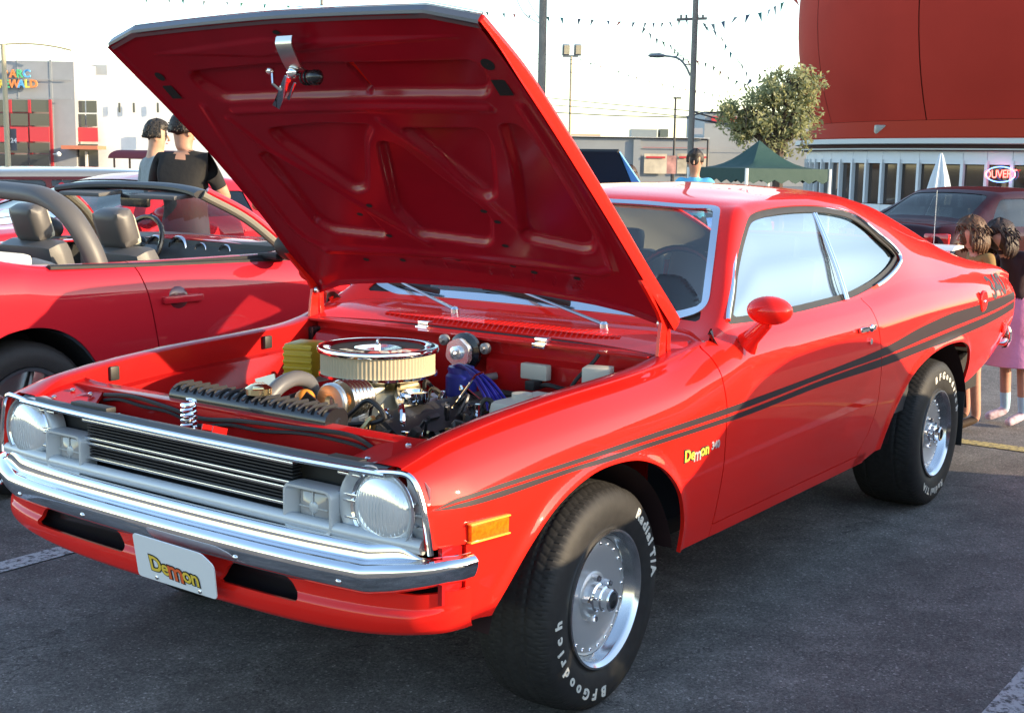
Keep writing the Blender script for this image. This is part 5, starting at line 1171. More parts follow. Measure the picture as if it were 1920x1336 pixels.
m = MB(); m.tube(catmull([(3.22,-.80,.90),(3.26,-.775,1.05),(3.31,-.70,1.20),(3.33,-.56,1.275),(3.335,-.30,1.30),(3.335,.30,1.30),(3.33,.56,1.275),(3.31,.70,1.20),(3.26,.775,1.05),(3.22,.80,.90)], 60), .055, 14, flat=(1,.75)); m.build('roll_bar', LEATH, cv)
m = MB(); m.box((3.50,0,.86), (.30,1.46,.30), bev=.10); m.build('rear_seat', LEATH, cv)
m = MB(); m.box((3.75,0,1.005), (.42,1.50,.07), bev=.03); m.build('folded_top', mat('cream top boot', (.62,.60,.52), rough=.8), cv)
m = MB(); m.tube([(1.62,.93,.93),(1.62,.935,1.20)], .003, 6); m.build('aerial', TRIM, cv)
# ================================================================ people
def person(name, label, loc, rz, h=1.75, top=None, bottom=None, skin=(.42,.22,.14), hair=(.02,.015,.012), hairstyle='short', pose=None, sleeves=.55, legs='long', shoe=None, group=None, build=1., socks=None, child=False, lev=3):
    root = empty(name, loc, rz); tag(root, label, 'person', group); s = h/1.75; k = build
    if child: hd = 1.22
    else: hd = 1.
    J = dict(pelvis=(0,0,.95), belly=(.01,0,1.08), chest=(.0,0,1.28), neck=(-.005,0,1.47), head0=(.012,0,1.545), head1=(.02,0,1.63), head2=(.01,0,1.70),
             shL=(-.01,.17,1.41), shR=(-.01,-.17,1.41), elL=(-.03,.25,1.13), elR=(-.03,-.25,1.13), wrL=(.05,.27,.88), wrR=(.05,-.27,.88),
             hpL=(0,.095,.90), hpR=(0,-.095,.90), knL=(.015,.105,.49), knR=(.015,-.105,.49), anL=(-.02,.11,.09), anR=(-.02,-.11,.09), toL=(.15,.13,.035), toR=(.15,-.13,.035))
    pose = dict(pose or {}); fvec = np.array(pose.pop('face', (1,0,0)), float); J.update(pose)
    J = {a: np.array(b, float) for a, b in J.items()}
    Rd = dict(pelvis=(.125*k,.155*k), belly=(.105*k,.135*k), chest=(.105*k,.155*k), neck=(.052,.052), head0=(.070*hd,.062*hd), head1=(.088*hd,.072*hd), head2=(.070*hd,.060*hd), shL=(.062*k,)*2, shR=(.062*k,)*2, elL=(.043*k,)*2, elR=(.043*k,)*2, wrL=(.029,)*2, wrR=(.029,)*2,
              hpL=(.092*k,)*2, hpR=(.092*k,)*2, knL=(.058*k,)*2, knR=(.058*k,)*2, anL=(.040,)*2, anR=(.040,)*2, toL=(.036,)*2, toR=(.036,)*2)
    bones = [('pelvis','belly'),('belly','chest'),('chest','neck'),('neck','head0'),('head0','head1'),('head1','head2'),('chest','shL'),('shL','elL'),('elL','wrL'),('chest','shR'),('shR','elR'),('elR','wrR'),('pelvis','hpL'),('hpL','knL'),('knL','anL'),('anL','toL'),('pelvis','hpR'),('hpR','knR'),('knR','anR'),('anR','toR')]
    for sd_, sg in (('L',1), ('R',-1)):
        w_, e_ = J['wr'+sd_], J['el'+sd_]; d = (w_-e_)/np.linalg.norm(w_-e_); f_ = np.array([1.,0,0]); f_ = f_-d*(f_@d); f_ /= np.linalg.norm(f_)+1e-9; n_ = np.cross(d, f_)
        J['pm'+sd_] = w_+d*.055; Rd['pm'+sd_] = (.030,.022); bones.append(('wr'+sd_, 'pm'+sd_))
        for q, (o_, ln) in enumerate(((.027,.062),(.010,.075),(-.008,.070),(-.025,.055))):
            a = J['pm'+sd_]+d*.030+f_*o_; J[f'f{q}'+sd_] = a; J[f'g{q}'+sd_] = a+d*ln*.55+n_*sg*.012; J[f'h{q}'+sd_] = a+d*ln*.85+n_*sg*.034
            for z_, r_ in (('f',.0105),('g',.0095),('h',.0075)): Rd[f'{z_}{q}'+sd_] = (r_, r_)
            bones += [('pm'+sd_, f'f{q}'+sd_), (f'f{q}'+sd_, f'g{q}'+sd_), (f'g{q}'+sd_, f'h{q}'+sd_)]
        a = w_+d*.030+f_*.034; J['t0'+sd_] = a; J['t1'+sd_] = a+d*.040+f_*.018; Rd['t0'+sd_] = (.013,)*2; Rd['t1'+sd_] = (.009,)*2; bones += [('wr'+sd_, 't0'+sd_), ('t0'+sd_, 't1'+sd_)]
    nm = list(J); ix = {a: i for i, a in enumerate(nm)}
    me = bpy.data.meshes.new('body'); me.from_pydata([tuple(J[a]*s) for a in nm], [(ix[a], ix[b]) for a, b in bones], [])
    o = bpy.data.objects.new('body', me); col.objects.link(o); md = o.modifiers.new('s', 'SKIN'); md.use_smooth_shade = True
    lay = me.skin_vertices[0].data
    for a in nm: lay[ix[a]].radius = tuple(np.array(Rd[a])*s); lay[ix[a]].use_root = a == 'pelvis'
    sb = o.modifiers.new('b', 'SUBSURF'); sb.levels = lev; sb.render_levels = lev
    dg = bpy.context.evaluated_depsgraph_get(); me2 = bpy.data.meshes.new_from_object(o.evaluated_get(dg)); bpy.data.objects.remove(o); me2.name = 'body'
    SK = mat(name+' skin', skin, rough=.55, noise=(30,.08)); SH = shoe or BLACK
    mats = [SK, top or SK, bottom or SK, SH, socks or SK]; me2.materials.clear()
    for q in mats: me2.materials.append(q)
    cen = np.zeros(len(me2.polygons)*3); me2.polygons.foreach_get('center', cen); cen = cen.reshape(-1, 3)/s
    best = np.full(len(cen), 9.); mi_ = np.zeros(len(cen), int)
    for a, b in bones:
        p, q = J[a], J[b]; e = q-p; t = np.clip(((cen-p)@e)/(e@e+1e-12), 0, 1); d = np.linalg.norm(cen-p-t[:, None]*e, axis=1)-.5*(Rd[a][0]*(1-t)+Rd[b][0]*t); c_ = a[:2]
        if a in ('pelvis','belly','chest') and b in ('belly','chest','shL','shR'): v = np.where(cen[:, 2] < J['pelvis'][2]+.06, 2, 1)
        elif (a, b) == ('chest','neck'): v = np.where(t > .80, 0, 1)
        elif c_ == 'sh': v = np.where(t < sleeves*1.25, 1, 0)
        elif c_ == 'el': v = np.full(len(cen), 1 if sleeves > .95 else 0)
        elif b[:2] == 'hp': v = np.full(len(cen), 2)
        elif c_ == 'hp': v = np.where(t < {'long': 2, 'shorts': .95, 'skirt': .3}[legs], 2, 0)
        elif c_ == 'kn': v = np.full(len(cen), 2) if legs == 'long' else np.where(t > .62, 4, 0)
        elif c_ == 'an': v = np.full(len(cen), 3)
        else: v = np.zeros(len(cen), int)
        if a in ('chest', 'belly'):
            rn_ = np.hypot(cen[:, 0]-J['neck'][0], cen[:, 1]-J['neck'][1]); v = np.where((cen[:, 2] > J['neck'][2]-.045) & (rn_ < .082), 0, np.where(v == 0, 1, v))
        u = d < best; best = np.where(u, d, best); mi_ = np.where(u, v, mi_)
    rn_ = np.hypot(cen[:, 0]-J['neck'][0], cen[:, 1]-J['neck'][1]); zn_ = J['neck'][2]; nk = (np.abs(cen[:, 1]) < .15) & (cen[:, 2] > 1.25) & (cen[:, 2] < zn_+.01); mi_ = np.where(nk, np.where((cen[:, 2] > zn_-.05) & (rn_ < .064), 0, 1), mi_)
    me2.polygons.foreach_set('material_index', mi_.astype(np.int32)); me2.polygons.foreach_set('use_smooth', [True]*len(me2.polygons)); me2.update()
    ob = bpy.data.objects.new('body', me2); col.objects.link(ob); ob.parent = root
    # head details
    hc = (J['head1']*.7+J['head0']*.3)*s; fd = fvec/np.linalg.norm(fvec); sdv = np.cross([0,0,1.], fd); hr = .088*hd*s
    Rf = np.stack([fd, sdv, np.array([0,0,1.])], 1)
    HM = mat(name+' hair', hair, rough=.55, noise=(60,.5), bump=(90,.5,.006))
    m = MB(); rnd = random.Random(hash(label) % 1000); n1, n2 = 30, 18; V = []; F = []
    for i in range(n2+1):
        th = math.pi*i/n2
        for q in range(n1):
            a = 2*math.pi*q/n1; dx, dy, dz = math.sin(th)*math.cos(a), math.sin(th)*math.sin(a), math.cos(th)
            face = max(0, dx); low = {'short': -.25, 'long': -.9, 'bob': -.75}[hairstyle]
            cut = .42 if face > .35 else low
            r_ = 1.16+.05*math.sin(a*9+th*5)+.03*math.sin(a*23)
            if dz < cut: r_ = .80 if face > .2 or dz < low else r_
            V.append(np.array([dx*hr*1.06*r_, dy*hr*.92*r_, dz*hr*1.20*r_+.018*s]))
    for i in range(n2):
        for q in range(n1): a_ = i*n1+q; b_ = i*n1+(q+1) % n1; F.append((a_, a_+n1, b_+n1, b_))
    V = np.array(V)@Rf.T+hc; m.add(V, F); m.build('hair', HM, root, 80)
    if lev > 2:
        m = MB(); rn = np.random.RandomState(5)
        for q in range(170):
            a = rn.rand()*2*math.pi; th = math.acos(1-rn.rand()*(1.05 if math.cos(a) < .3 else .55)); d0 = np.array([math.sin(th)*math.cos(a), math.sin(th)*math.sin(a), math.cos(th)]); p0 = d0*[hr*1.15, hr*1.02, hr*1.34]+[0,0,.016*s]; dr = np.array([-.25+.3*rn.randn(), .9*d0[1]+.3*rn.randn(), -.7-.5*rn.rand()]); ln = (.014 if hairstyle == 'short' else .060)*s*(.6+.8*rn.rand()); p1 = p0+d0*.010*s+dr*ln*.5; p2 = p0+d0*.004*s+dr*ln
            m.tube(np.array([p@Rf.T+hc for p in (p0-d0*.008*s, p1, p2)]), np.array([.007,.006,.002])*s*(.7 if hairstyle == 'short' else 1), 5)
        m.build('hair_tuft', HM, root, 80)['kind'] = 'stuff'
    if hairstyle in ('long', 'bob'):
        m = MB(); ln = .26 if hairstyle == 'long' else .13
        for q in range(22):
            a = math.pi*(.45+1.10*q/21); x_, y_ = math.cos(a)*hr*1.02, math.sin(a)*hr*.98; p0 = np.array([x_, y_, .05*s]); p1 = np.array([x_*1.22, y_*1.20, -.05*s]); p2 = np.array([x_*1.12, y_*1.12, -ln*s*(.8+.3*rnd.random())])
            m.tube(np.array([p@Rf.T+hc for p in catmull([p0, p1, p2], 8)]), np.array([.5,.9,1,1,1,.9,.7,.2])*.022*s, 6)
        m.build('hair_strand', HM, root, 80)
    m = MB(); fp = lambda x, y, z: np.array([x, y, z])@Rf.T*s*hd+hc
    m.tube(np.array([fp(.076,0,.012), fp(.086,0,-.008), fp(.091,0,-.020), fp(.078,0,-.028)]), np.array([.006,.008,.010,.006])*s*hd, 8); 
    for y in (-.078, .078): m.ell(fp(.0, y, -.005), (.016*s,.008*s,.028*s), 8, 6, Rf)
    m.each('nose_or_ear', SK, root)
    m = MB()
    for y in (-.032, .032): m.ell(fp(.072, y*.85, .014), (.004*s,.008*s,.0045*s), 8, 6, Rf); m.tube([fp(.072, y*.85-.012, .030), fp(.076, y*.85, .032), fp(.070, y*.85+.012, .030)], .0022*s, 5)
    m.each('eye_or_brow', mat(name+' eye', (.03,.02,.018), rough=.3), root)
    m = MB(); m.tube([fp(.068,-.018,-.046), fp(.077,0,-.048), fp(.068,.018,-.046)], .004*s, 6); m.build('lips', mat(name+' lips', (.40,.12,.10), rough=.5), root)
    return root
TEEB = mat('black t-shirt', (.012,.012,.012), rough=.85, bump=(14,.25,.02)); TEEG = mat('grey shirt', (.22,.25,.26), rough=.85, noise=(40,.12)); JEAN = mat('dark jeans', (.03,.035,.05), rough=.85); KHAK = mat('khaki cloth', (.30,.22,.10), rough=.85, bump=(20,.25,.02))
PINK = mat('pink cotton', (.62,.25,.45), rough=.85, bump=(18,.3,.02)); DTOP = mat('dark top', (.03,.012,.018), rough=.85); SOCK = mat('pale blue sock', (.38,.55,.68), rough=.9); SNEAK = mat('pink white sneaker', (.55,.42,.48), rough=.6, noise=(40,.4)); SAND = mat('brown sandal', (.06,.035,.02), rough=.6); BLUES = mat('blue shirt', (.10,.42,.65), rough=.85); WHTS = mat('white shirt', (.7,.7,.7), rough=.85)
FOLD = dict(elL=(.10,.27,1.16), wrL=(.30,.13,1.28), elR=(.08,-.27,1.14), wrR=(.30,-.12,1.27))
person('person', 'person in a black t-shirt seen from behind beside the convertible', (3.24,4.74,0), R(28), 1.79, TEEB, JEAN, hairstyle='short', hair=(.016,.011,.009), pose=dict(FOLD, face=(.75,-.66,0)), build=1.12)
person('person', 'person in a grey shirt half hidden behind the black t-shirt', (3.70,5.62,0), R(-20), 1.76, TEEG, JEAN, hairstyle='short', hair=(.03,.025,.02), skin=(.46,.26,.17), pose=dict(face=(.9,-.4,0)), build=1.08)
person('person', 'person in a dark vest clapping, behind the far edge of the raised hood', (4.25,4.70,0), R(185), 1.66, mat('navy vest', (.05,.06,.08), rough=.85), KHAK, hairstyle='short', skin=(.60,.36,.22), sleeves=.1, pose=dict(elL=(.16,.24,1.14), wrL=(.32,.08,1.30), elR=(.16,-.24,1.14), wrR=(.32,-.06,1.29)))
person('person', 'child with tousled brown hair and mustard top beside the coupe tail', (4.58,-.44,0), R(128), 1.24, mat('mustard top', (.22,.13,.04), rough=.85), KHAK, hair=(.075,.034,.014), hairstyle='bob', skin=(.46,.22,.15), legs='shorts', sleeves=.5, shoe=SAND, child=True, build=.82, pose=dict(neck=(.03,0,1.44), head0=(.06,0,1.50), head1=(.085,0,1.57), head2=(.09,0,1.635)))
person('person', 'child in dark top and pink skirt leaning forward at the right edge', (4.85,-.61,0), R(142), 1.29, DTOP, PINK, hair=(.03,.016,.012), hairstyle='bob', skin=(.44,.22,.16), legs='skirt', sleeves=.5, shoe=SNEAK, socks=SOCK, child=True, build=.82, pose=dict(elR=(.14,-.25,1.14), wrR=(.36,-.20,1.02), chest=(.07,0,1.24), neck=(.15,0,1.37), head0=(.20,0,1.42), head1=(.25,0,1.475), head2=(.27,0,1.535), shL=(.07,.16,1.34), shR=(.07,-.16,1.34)))
m = MB(); m.lathe([(.115,.74),(.13,.70),(.165,.55),(.20,.36),(.195,.355),(.12,.6)], (4.85,-.61,0), 'z', 28); sk = m.build('skirt', PINK); sk.parent = bpy.data.objects['person.004']; sk.matrix_parent_inverse = (Matrix.Translation(Vector((4.85,-.61,0)))@Matrix.Rotation(R(142), 4, 'Z')).inverted()
for px, D, lab, tp, hs, hc_, hh, rz in (((1304,292), 13.5, 'person in a blue shirt with short dark hair beyond the coupe roof', BLUES, 'short', (.02,.015,.012), 1.68, 200), ((1182,300), 17, 'person with long brown hair left of the round-topped sign', WHTS, 'long', (.05,.03,.02), 1.66, 20),
        ((1234,322), 24, 'dark haired person farther back beneath the red lettered wall', DTOP, 'short', (.015,.012,.01), 1.5, 60), ((1216,315), 27, 'person in white shirt in front of the low white building', WHTS, 'short', (.20,.14,.08), 1.65, 90), ((1452,322), 30, 'person in a dark shirt standing under the green tent', TEEB, 'short', (.02,.015,.012), 1.68, 180), ((35,322), 24, 'person with a yellow cap far behind the dark wagon', WHTS, 'short', (.75,.55,.02), 1.66, 200)):
    p = at(px, D); person('person', lab, (p[0], p[1], float(gz(p[0], p[1]))), R(rz), hh, tp, JEAN, hair=hc_, hairstyle=hs, lev=2)
# ================================================================ background: buildings, poles, tent, tree, bunting
CAMP = np.array(cam.matrix_world.translation); RT = np.array([math.sin(AZ), -math.cos(AZ), 0]); FW = np.array([math.cos(AZ), math.sin(AZ), 0]); UPV = np.array([0,0,1.])
def slab(mb, p0, p1, D, th, f=0):
    """upright block filling the photo rectangle p0..p1 (left, top)-(right, bottom) at depth D, th metres deep, moved f metres to the front"""
    a, b = at(p0, D), at(p1, D); ua, ub = (a-CAMP)@RT, (b-CAMP)@RT; Dd = (a-CAMP)@FW-f; z1, z0 = a[2], b[2]
    c = CAMP*[1,1,0]+RT*(ua+ub)/2+FW*(Dd+th/2)+UPV*(z0+z1)/2
    return mb.box(c, (abs(ub-ua), th, abs(z1-z0)), np.stack([RT, FW, UPV], 1))
def piece(name, p0, p1, D, th, m, parent, f=0): b = MB(); slab(b, p0, p1, D, th, f); return b.build(name, m, parent)
def ground_at(px, D): p = at((px, 300), D); return np.array([p[0], p[1], float(gz(p[0], p[1]))])
def child(o, root): return o
WALLW = mat('white stucco', (.78,.77,.74), rough=.85, noise=(2,.05)); WALLG = mat('grey metal panel', (.30,.31,.33), rough=.55, noise=(1.5,.05)); REDP = mat('red panel', (.55,.05,.06), rough=.5); REDFR = mat('red frame', (.45,.04,.05), rough=.5); DGL = mat('shop glass', (.04,.045,.05), rough=.08, coat=1); WFR = mat('white frame', (.75,.75,.72), rough=.6); PALE = mat('pale concrete', (.30,.32,.33), rough=.85, noise=(1,.05))
# ---- building with the coloured letters
D = 75
bl = empty('retail_building'); tag(bl, 'white retail building with grey tower and coloured letters at the far left', 'building')
piece('tower_wall', (-90,112), (134,345), D, 9, WALLG, bl); piece('main_wall', (134,140), (560,345), D+1, 10, WALLW, bl); piece('roof_block', (140,121), (200,142), D+4, 4, PALE, bl)
for y in (148, 183): piece('panel_joint', (-20,y), (134,y+1), D, .05, PALE, bl, .03)
piece('panel_joint', (31,112), (32,185), D, .05, PALE, bl, .03); piece('panel_joint', (92,112), (93,340), D, .05, PALE, bl, .04)
for x0, x1 in ((-20,16), (20,52), (56,92)):
    for y0, y1 in ((187,210), (213,236), (268,287), (290,312)): piece('pane', (x0,y0), (x1,y1), D, .06, DGL, bl, .05)
    piece('red_spandrel', (x0,238), (x1,266), D, .08, REDP, bl, .07)
for x in (17,53,92): piece('red_mullion', (x,187), (x+3,318), D, .1, REDFR, bl, .10)
for y in (210.5,236,266,287,312): piece('red_transom', (-20,y), (92,y+2), D, .1, REDFR, bl, .09)
for x0, x1 in ((142,159), (162,181)):
    for y0, y1 in ((189,211), (214,237)): piece('pane', (x0,y0), (x1,y1), D+1, .06, DGL, bl, .05)
piece('window_frame', (140,187), (183,239), D+1, .04, WFR, bl, .03)
piece('red_spandrel', (141,239), (183,266), D+1, .08, REDP, bl, .07); piece('entrance_glass', (143,270), (183,322), D+1, .06, DGL, bl, .05); piece('door_frame', (160,284), (164,322), D+1, .08, WFR, bl, .08); piece('entrance_canopy', (132,273), (199,281), D+1, 1.6, mat('terracotta canopy', (.55,.18,.10), rough=.7), bl, 1.6)
for x in (222,249,294): piece('slit_window', (x,193), (x+3.5,211), D+1, .06, DGL, bl, .05)
piece('red_sign', (285,243), (303,266), D+1, .1, mat('faded red sign', (.62,.16,.12), rough=.6), bl, .1)
m = MB(); rl = np.array([at((x, 82+13*((x-40)/95)**2), D-1) for x in np.linspace(-60, 134, 24)]); m.tube(rl, .05, 6)
for x in (-20,39,121): m.tube([at((x, 82+13*((x-40)/95)**2), D-1), at((x,113), D-1)], .03, 6)
m.build('roof_rail', mat('tan steel', (.45,.38,.22), rough=.5, metal=.3), bl)
m = MB(); m.ell(at((110,289), D-.6), (.14,.14,.14), 12, 8); m.tube([at((110,289), D-.6), at((100,289), D)], .03, 6); m.build('globe_lamp', WFR, bl)
LC = {'o': mat('letter orange', (.75,.25,.08), rough=.5), 'g': mat('letter green', (.10,.50,.25), rough=.5), 'b': mat('letter blue', (.12,.40,.72), rough=.5), 'y': mat('letter yellow', (.75,.60,.10), rough=.5)}
for ch, x, y, c_ in (('P',9,139,'o'),('A',24.5,139,'o'),('R',37,139,'g'),('C',50,139,'b'),('R',3,158,'y'),('E',13,158,'g'),('W',27,158,'o'),('A',40,158,'b'),('L',51,158,'y'),('D',63,158,'o')):
    V, F = textmesh(ch, .62, .06, frame(at((x, y), D-.12), RT, UPV), 1, .02); obj('sign_letter', (V, F), LC[c_], bl, smooth=False)
# ---- shelter with barrel canopy
sh = empty('canopy_shelter'); tag(sh, 'maroon barrel-roofed shelter in front of the white wall', 'shelter')
D = 48; m = MB(); a = np.linspace(0, math.pi, 14); c0 = at((228,297), D); rr_ = (at((244,297), D)-at((212,297), D))@RT/2; hh_ = at((228,281), D)[2]-c0[2]; V = []
for dx in (0, 3.2):
    for t in a: V.append(c0+RT*(dx-math.cos(t)*rr_*1.0)*1.+FW*0+UPV*(hh_*math.sin(t)))
V2 = []
for q in range(2):
    for t in a: V2.append(c0+RT*(q*2.6)+FW*(-math.cos(t)*rr_*1.6)+RT*(-.35*math.cos(t))+UPV*(hh_*math.sin(t)))
m.add(V2, [(i, i+1, 15+i, 14+i) for i in range(13)]+[tuple(range(14)), tuple(reversed(range(14, 28)))]); m.build('barrel_roof', mat('maroon canvas', (.16,.03,.04), rough=.7), sh)
m = MB()
for px in (214,243,292): p = at((px,297), D); m.tube([p, [p[0], p[1], -1]], .04, 6)
m.build('shelter_post', mat('brown post', (.20,.13,.09), rough=.6), sh)
piece('shelter_fascia', (243,293), (300,299), D, .1, mat('pale orange trim', (.70,.42,.22), rough=.7), sh, .05)
# ---- orange sphere restaurant
az_c = AZ-R(24.4); cc = CAMP+46*np.array([math.cos(az_c), math.sin(az_c), 0]); RS = 9.95; zc_ = 6.2
rs = empty('sphere_restaurant', (cc[0], cc[1], -1)); tag(rs, 'giant orange sphere restaurant with ring of white framed windows at right', 'building')
ORP = mat('orange dome paint', (.40,.036,.024), rough=.7, spec=.08, coat=.0, noise=(.35,.10), bump=(6,.12,.02))
view = math.atan2(CAMP[1]-cc[1], CAMP[0]-cc[0]); NG = 13
zb = 2.75-zc_; th0 = math.acos(zb/RS)
for k in range(NG):
    a0, a1 = 2*math.pi*k/NG+.0018+view-R(30.5), 2*math.pi*(k+1)/NG-.0018+view-R(30.5); Pg = np.zeros((19, 40, 3))
    for i, a in enumerate(np.linspace(a0, a1, 19)):
        th = np.linspace(.02, th0, 40); Pg[i, :, 0] = RS*np.sin(th)*math.cos(a); Pg[i, :, 1] = RS*np.sin(th)*math.sin(a); Pg[i, :, 2] = zc_+1+RS*np.cos(th)
    Sg = grid(Pg); Sg = Sg if Sg[1][0] @ (Sg[0][0]-np.array([0,0,zc_+1])) > 0 else grid(Pg, True)
    obj('dome_panel', Sg, ORP, rs)
m = MB(); m.lathe([(RS*.985*math.sin(t), zc_+1+RS*.992*math.cos(t)) for t in np.linspace(.02, th0, 30)], (0,0,0), 'z', 60); m.build('dome_seam', mat('dome seam', (.10,.02,.012), rough=.7), rs)
r1 = RS*math.sin(th0)
m = MB(); m.lathe([(r1-.1,3.70),(r1+.02,3.74),(r1+.05,3.66),(9.75,3.28),(9.72,3.22)], (0,0,0), 'z', 120); m.build('skirt_roof', mat('skirt red', (.36,.038,.018), rough=.7, spec=.1), rs)
m = MB(); m.lathe([(9.70,3.24),(9.86,3.24),(9.88,3.10),(9.80,3.08),(9.6,3.08)], (0,0,0), 'z', 120); m.lathe([(9.5,2.97),(9.72,2.97),(9.72,2.93),(9.5,2.93)], (0,0,0), 'z', 120); m.build('eave_band', mat('pale eave', (.50,.52,.50), rough=.6), rs)
m = MB(); m.lathe([(9.64,3.08),(9.64,2.90)], (0,0,0), 'z', 120); m.build('soffit', mat('dark soffit', (.05,.02,.02), rough=.8), rs)
NB = 88; WPAN = mat('white window panel', (.62,.66,.70), rough=.5); RGL = mat('restaurant glass', (.03,.018,.012), rough=.06, coat=1, noise=(1.2,.7))
for k in range(-26, 10):
    a = view+k*2*math.pi/NB; da = math.pi/NB; rw_ = 9.46
    cx, sx = math.cos(a), math.sin(a); tv = np.array([-sx, cx, 0]); nv = np.array([cx, sx, 0]); wd_ = 2*rw_*math.tan(da); M_ = np.stack([tv, nv, UPV], 1)
    def bx_(nm, dz, sz, o_, w__, t__, m_): b = MB(); b.box(nv*(rw_+o_)+UPV*dz+tv*0, (w__, t__, sz), M_); return b.build(nm, m_, rs)
    bx_('window_pane', 1.96, 1.12, -.05, wd_*.92, .02, RGL); bx_('fascia_panel', 2.73, .36, 0, wd_*.985, .06, WPAN); bx_('sill_panel', .69, 1.38, 0, wd_*.985, .06, WPAN)
    b = MB(); b.box(nv*(rw_+.02)+UPV*2.03+tv*wd_/2, (.085,.12,1.26), M_); b.build('mullion', WPAN, rs)
m = MB(); m.lathe([(9.2,0),(9.2,2.9)], (0,0,0), 'z', 60); m.build('inner_wall', mat('warm interior', (.16,.08,.04), rough=.8, noise=(.8,.6)), rs)
for px in ((1650,243), (1898,238)):
    fl = empty('floodlight', parent=rs); p = at(px, 34.3 if px[0] > 1700 else 37.2)-np.array([cc[0], cc[1], -1]); m = MB(); m.box(p, (.24,.30,.26), rotz(view+.4), bev=.04); m.tube([p, p-np.array([0,0,.35])], .04, 6); m.build('lamp_housing', mat('weathered lamp', (.30,.32,.30), rough=.5, metal=.4) if 'weathered lamp' not in bpy.data.materials else bpy.data.materials['weathered lamp'], fl)
# neon sign
ng = empty('neon_sign'); tag(ng, 'red neon sign reading OUVERT inside a blue oval', 'sign')
p = at((1876,327), 34.1); dv = CAMP-p; dv[2] = 0; dv /= np.linalg.norm(dv); rt = np.cross(UPV, dv); rt = rt if rt @ RT > 0 else -rt
V, F = textmesh('OUVERT', .29, .015, frame(p, rt+UPV*.05, UPV+rt*.18), .95, .004, .75); obj('neon_lettering', (V, F), mat('red neon', (.8,.05,.05), emit=(1,.10,.08), estr=2.2), ng, smooth=False)
m = MB(); m.tube(np.array([p+rt*.36*math.cos(t)+UPV*.20*math.sin(t)-dv*.03 for t in np.linspace(0, 2*math.pi, 40, endpoint=False)]), .014, 6, closed=True); m.build('neon_oval', mat('blue neon', (.1,.2,.6), emit=(.15,.35,1), estr=1.4), ng)
um = empty('folded_umbrella'); tag(um, 'folded white patio umbrella in front of the restaurant windows', 'umbrella')
p = at((1765,287), 33); m = MB(); hgt = p[2]+1
pr = [(.02,p[2]),(.06,p[2]-.08),(.20,p[2]-.6),(.30,p[2]-1.05),(.26,p[2]-1.3),(.12,p[2]-1.32)]
V = []; n_ = 32
for r_, z_ in pr: V += [(p[0]+r_*(1+.18*math.cos(8*2*math.pi*k/n_))*math.cos(2*math.pi*k/n_), p[1]+r_*(1+.18*math.cos(8*2*math.pi*k/n_))*math.sin(2*math.pi*k/n_), z_) for k in range(n_)]
m.add(V, [(i*n_+k, i*n_+(k+1) % n_, (i+1)*n_+(k+1) % n_, (i+1)*n_+k) for i in range(len(pr)-1) for k in range(n_)]); m.build('umbrella_cloth', mat('white canvas', (.62,.66,.70), rough=.8), um); m = MB(); m.tube([(p[0],p[1],-1),(p[0],p[1],p[2])], .03, 8); m.build('umbrella_pole', WFR, um)
# ---- green tent
tn = empty('green_tent'); tag(tn, 'dark green pyramid canopy tent between tree and restaurant', 'tent')
pk = at((1424,263), 24); hw_ = .92; ez = 1.40; bz_ = ground_at(1424, 24)[2]; M_ = rotz(AZ+.45); cor = [np.array([*(M_@np.array([a*hw_, b*hw_, 0]))[:2], 0])+np.array([pk[0], pk[1], ez]) for a, b in ((-1,-1),(1,-1),(1,1),(-1,1))]
GREEN = mat('dark green canvas', (.010,.045,.040), rough=.7, bump=(3,.3,.05)); m = MB()
for i in range(4):
    a, b = cor[i], cor[(i+1) % 4]; Pt = np.array([[(a*(1-u)+b*u)*(1-v)+pk*v-UPV*.28*math.sin(math.pi*v)*.6 for v in np.linspace(0, 1, 9)] for u in np.linspace(0, 1, 9)]); s_ = grid(Pt); m.S((s_[0], s_[2]))
    sc_ = [a*(1-u)+b*u for u in np.linspace(0, 1, 13)]; V = []; 
    for j, q in enumerate(sc_): V += [q, q-UPV*(.20 if j % 2 == 0 else .27)]
    m.add(V, [(2*j, 2*j+1, 2*j+3, 2*j+2) for j in range(12)])
m.build('tent_canopy', GREEN, tn)
for q in cor: m = MB(); m.tube([q, [q[0], q[1], bz_]], .03, 6); m.build('tent_pole', WFR, tn)
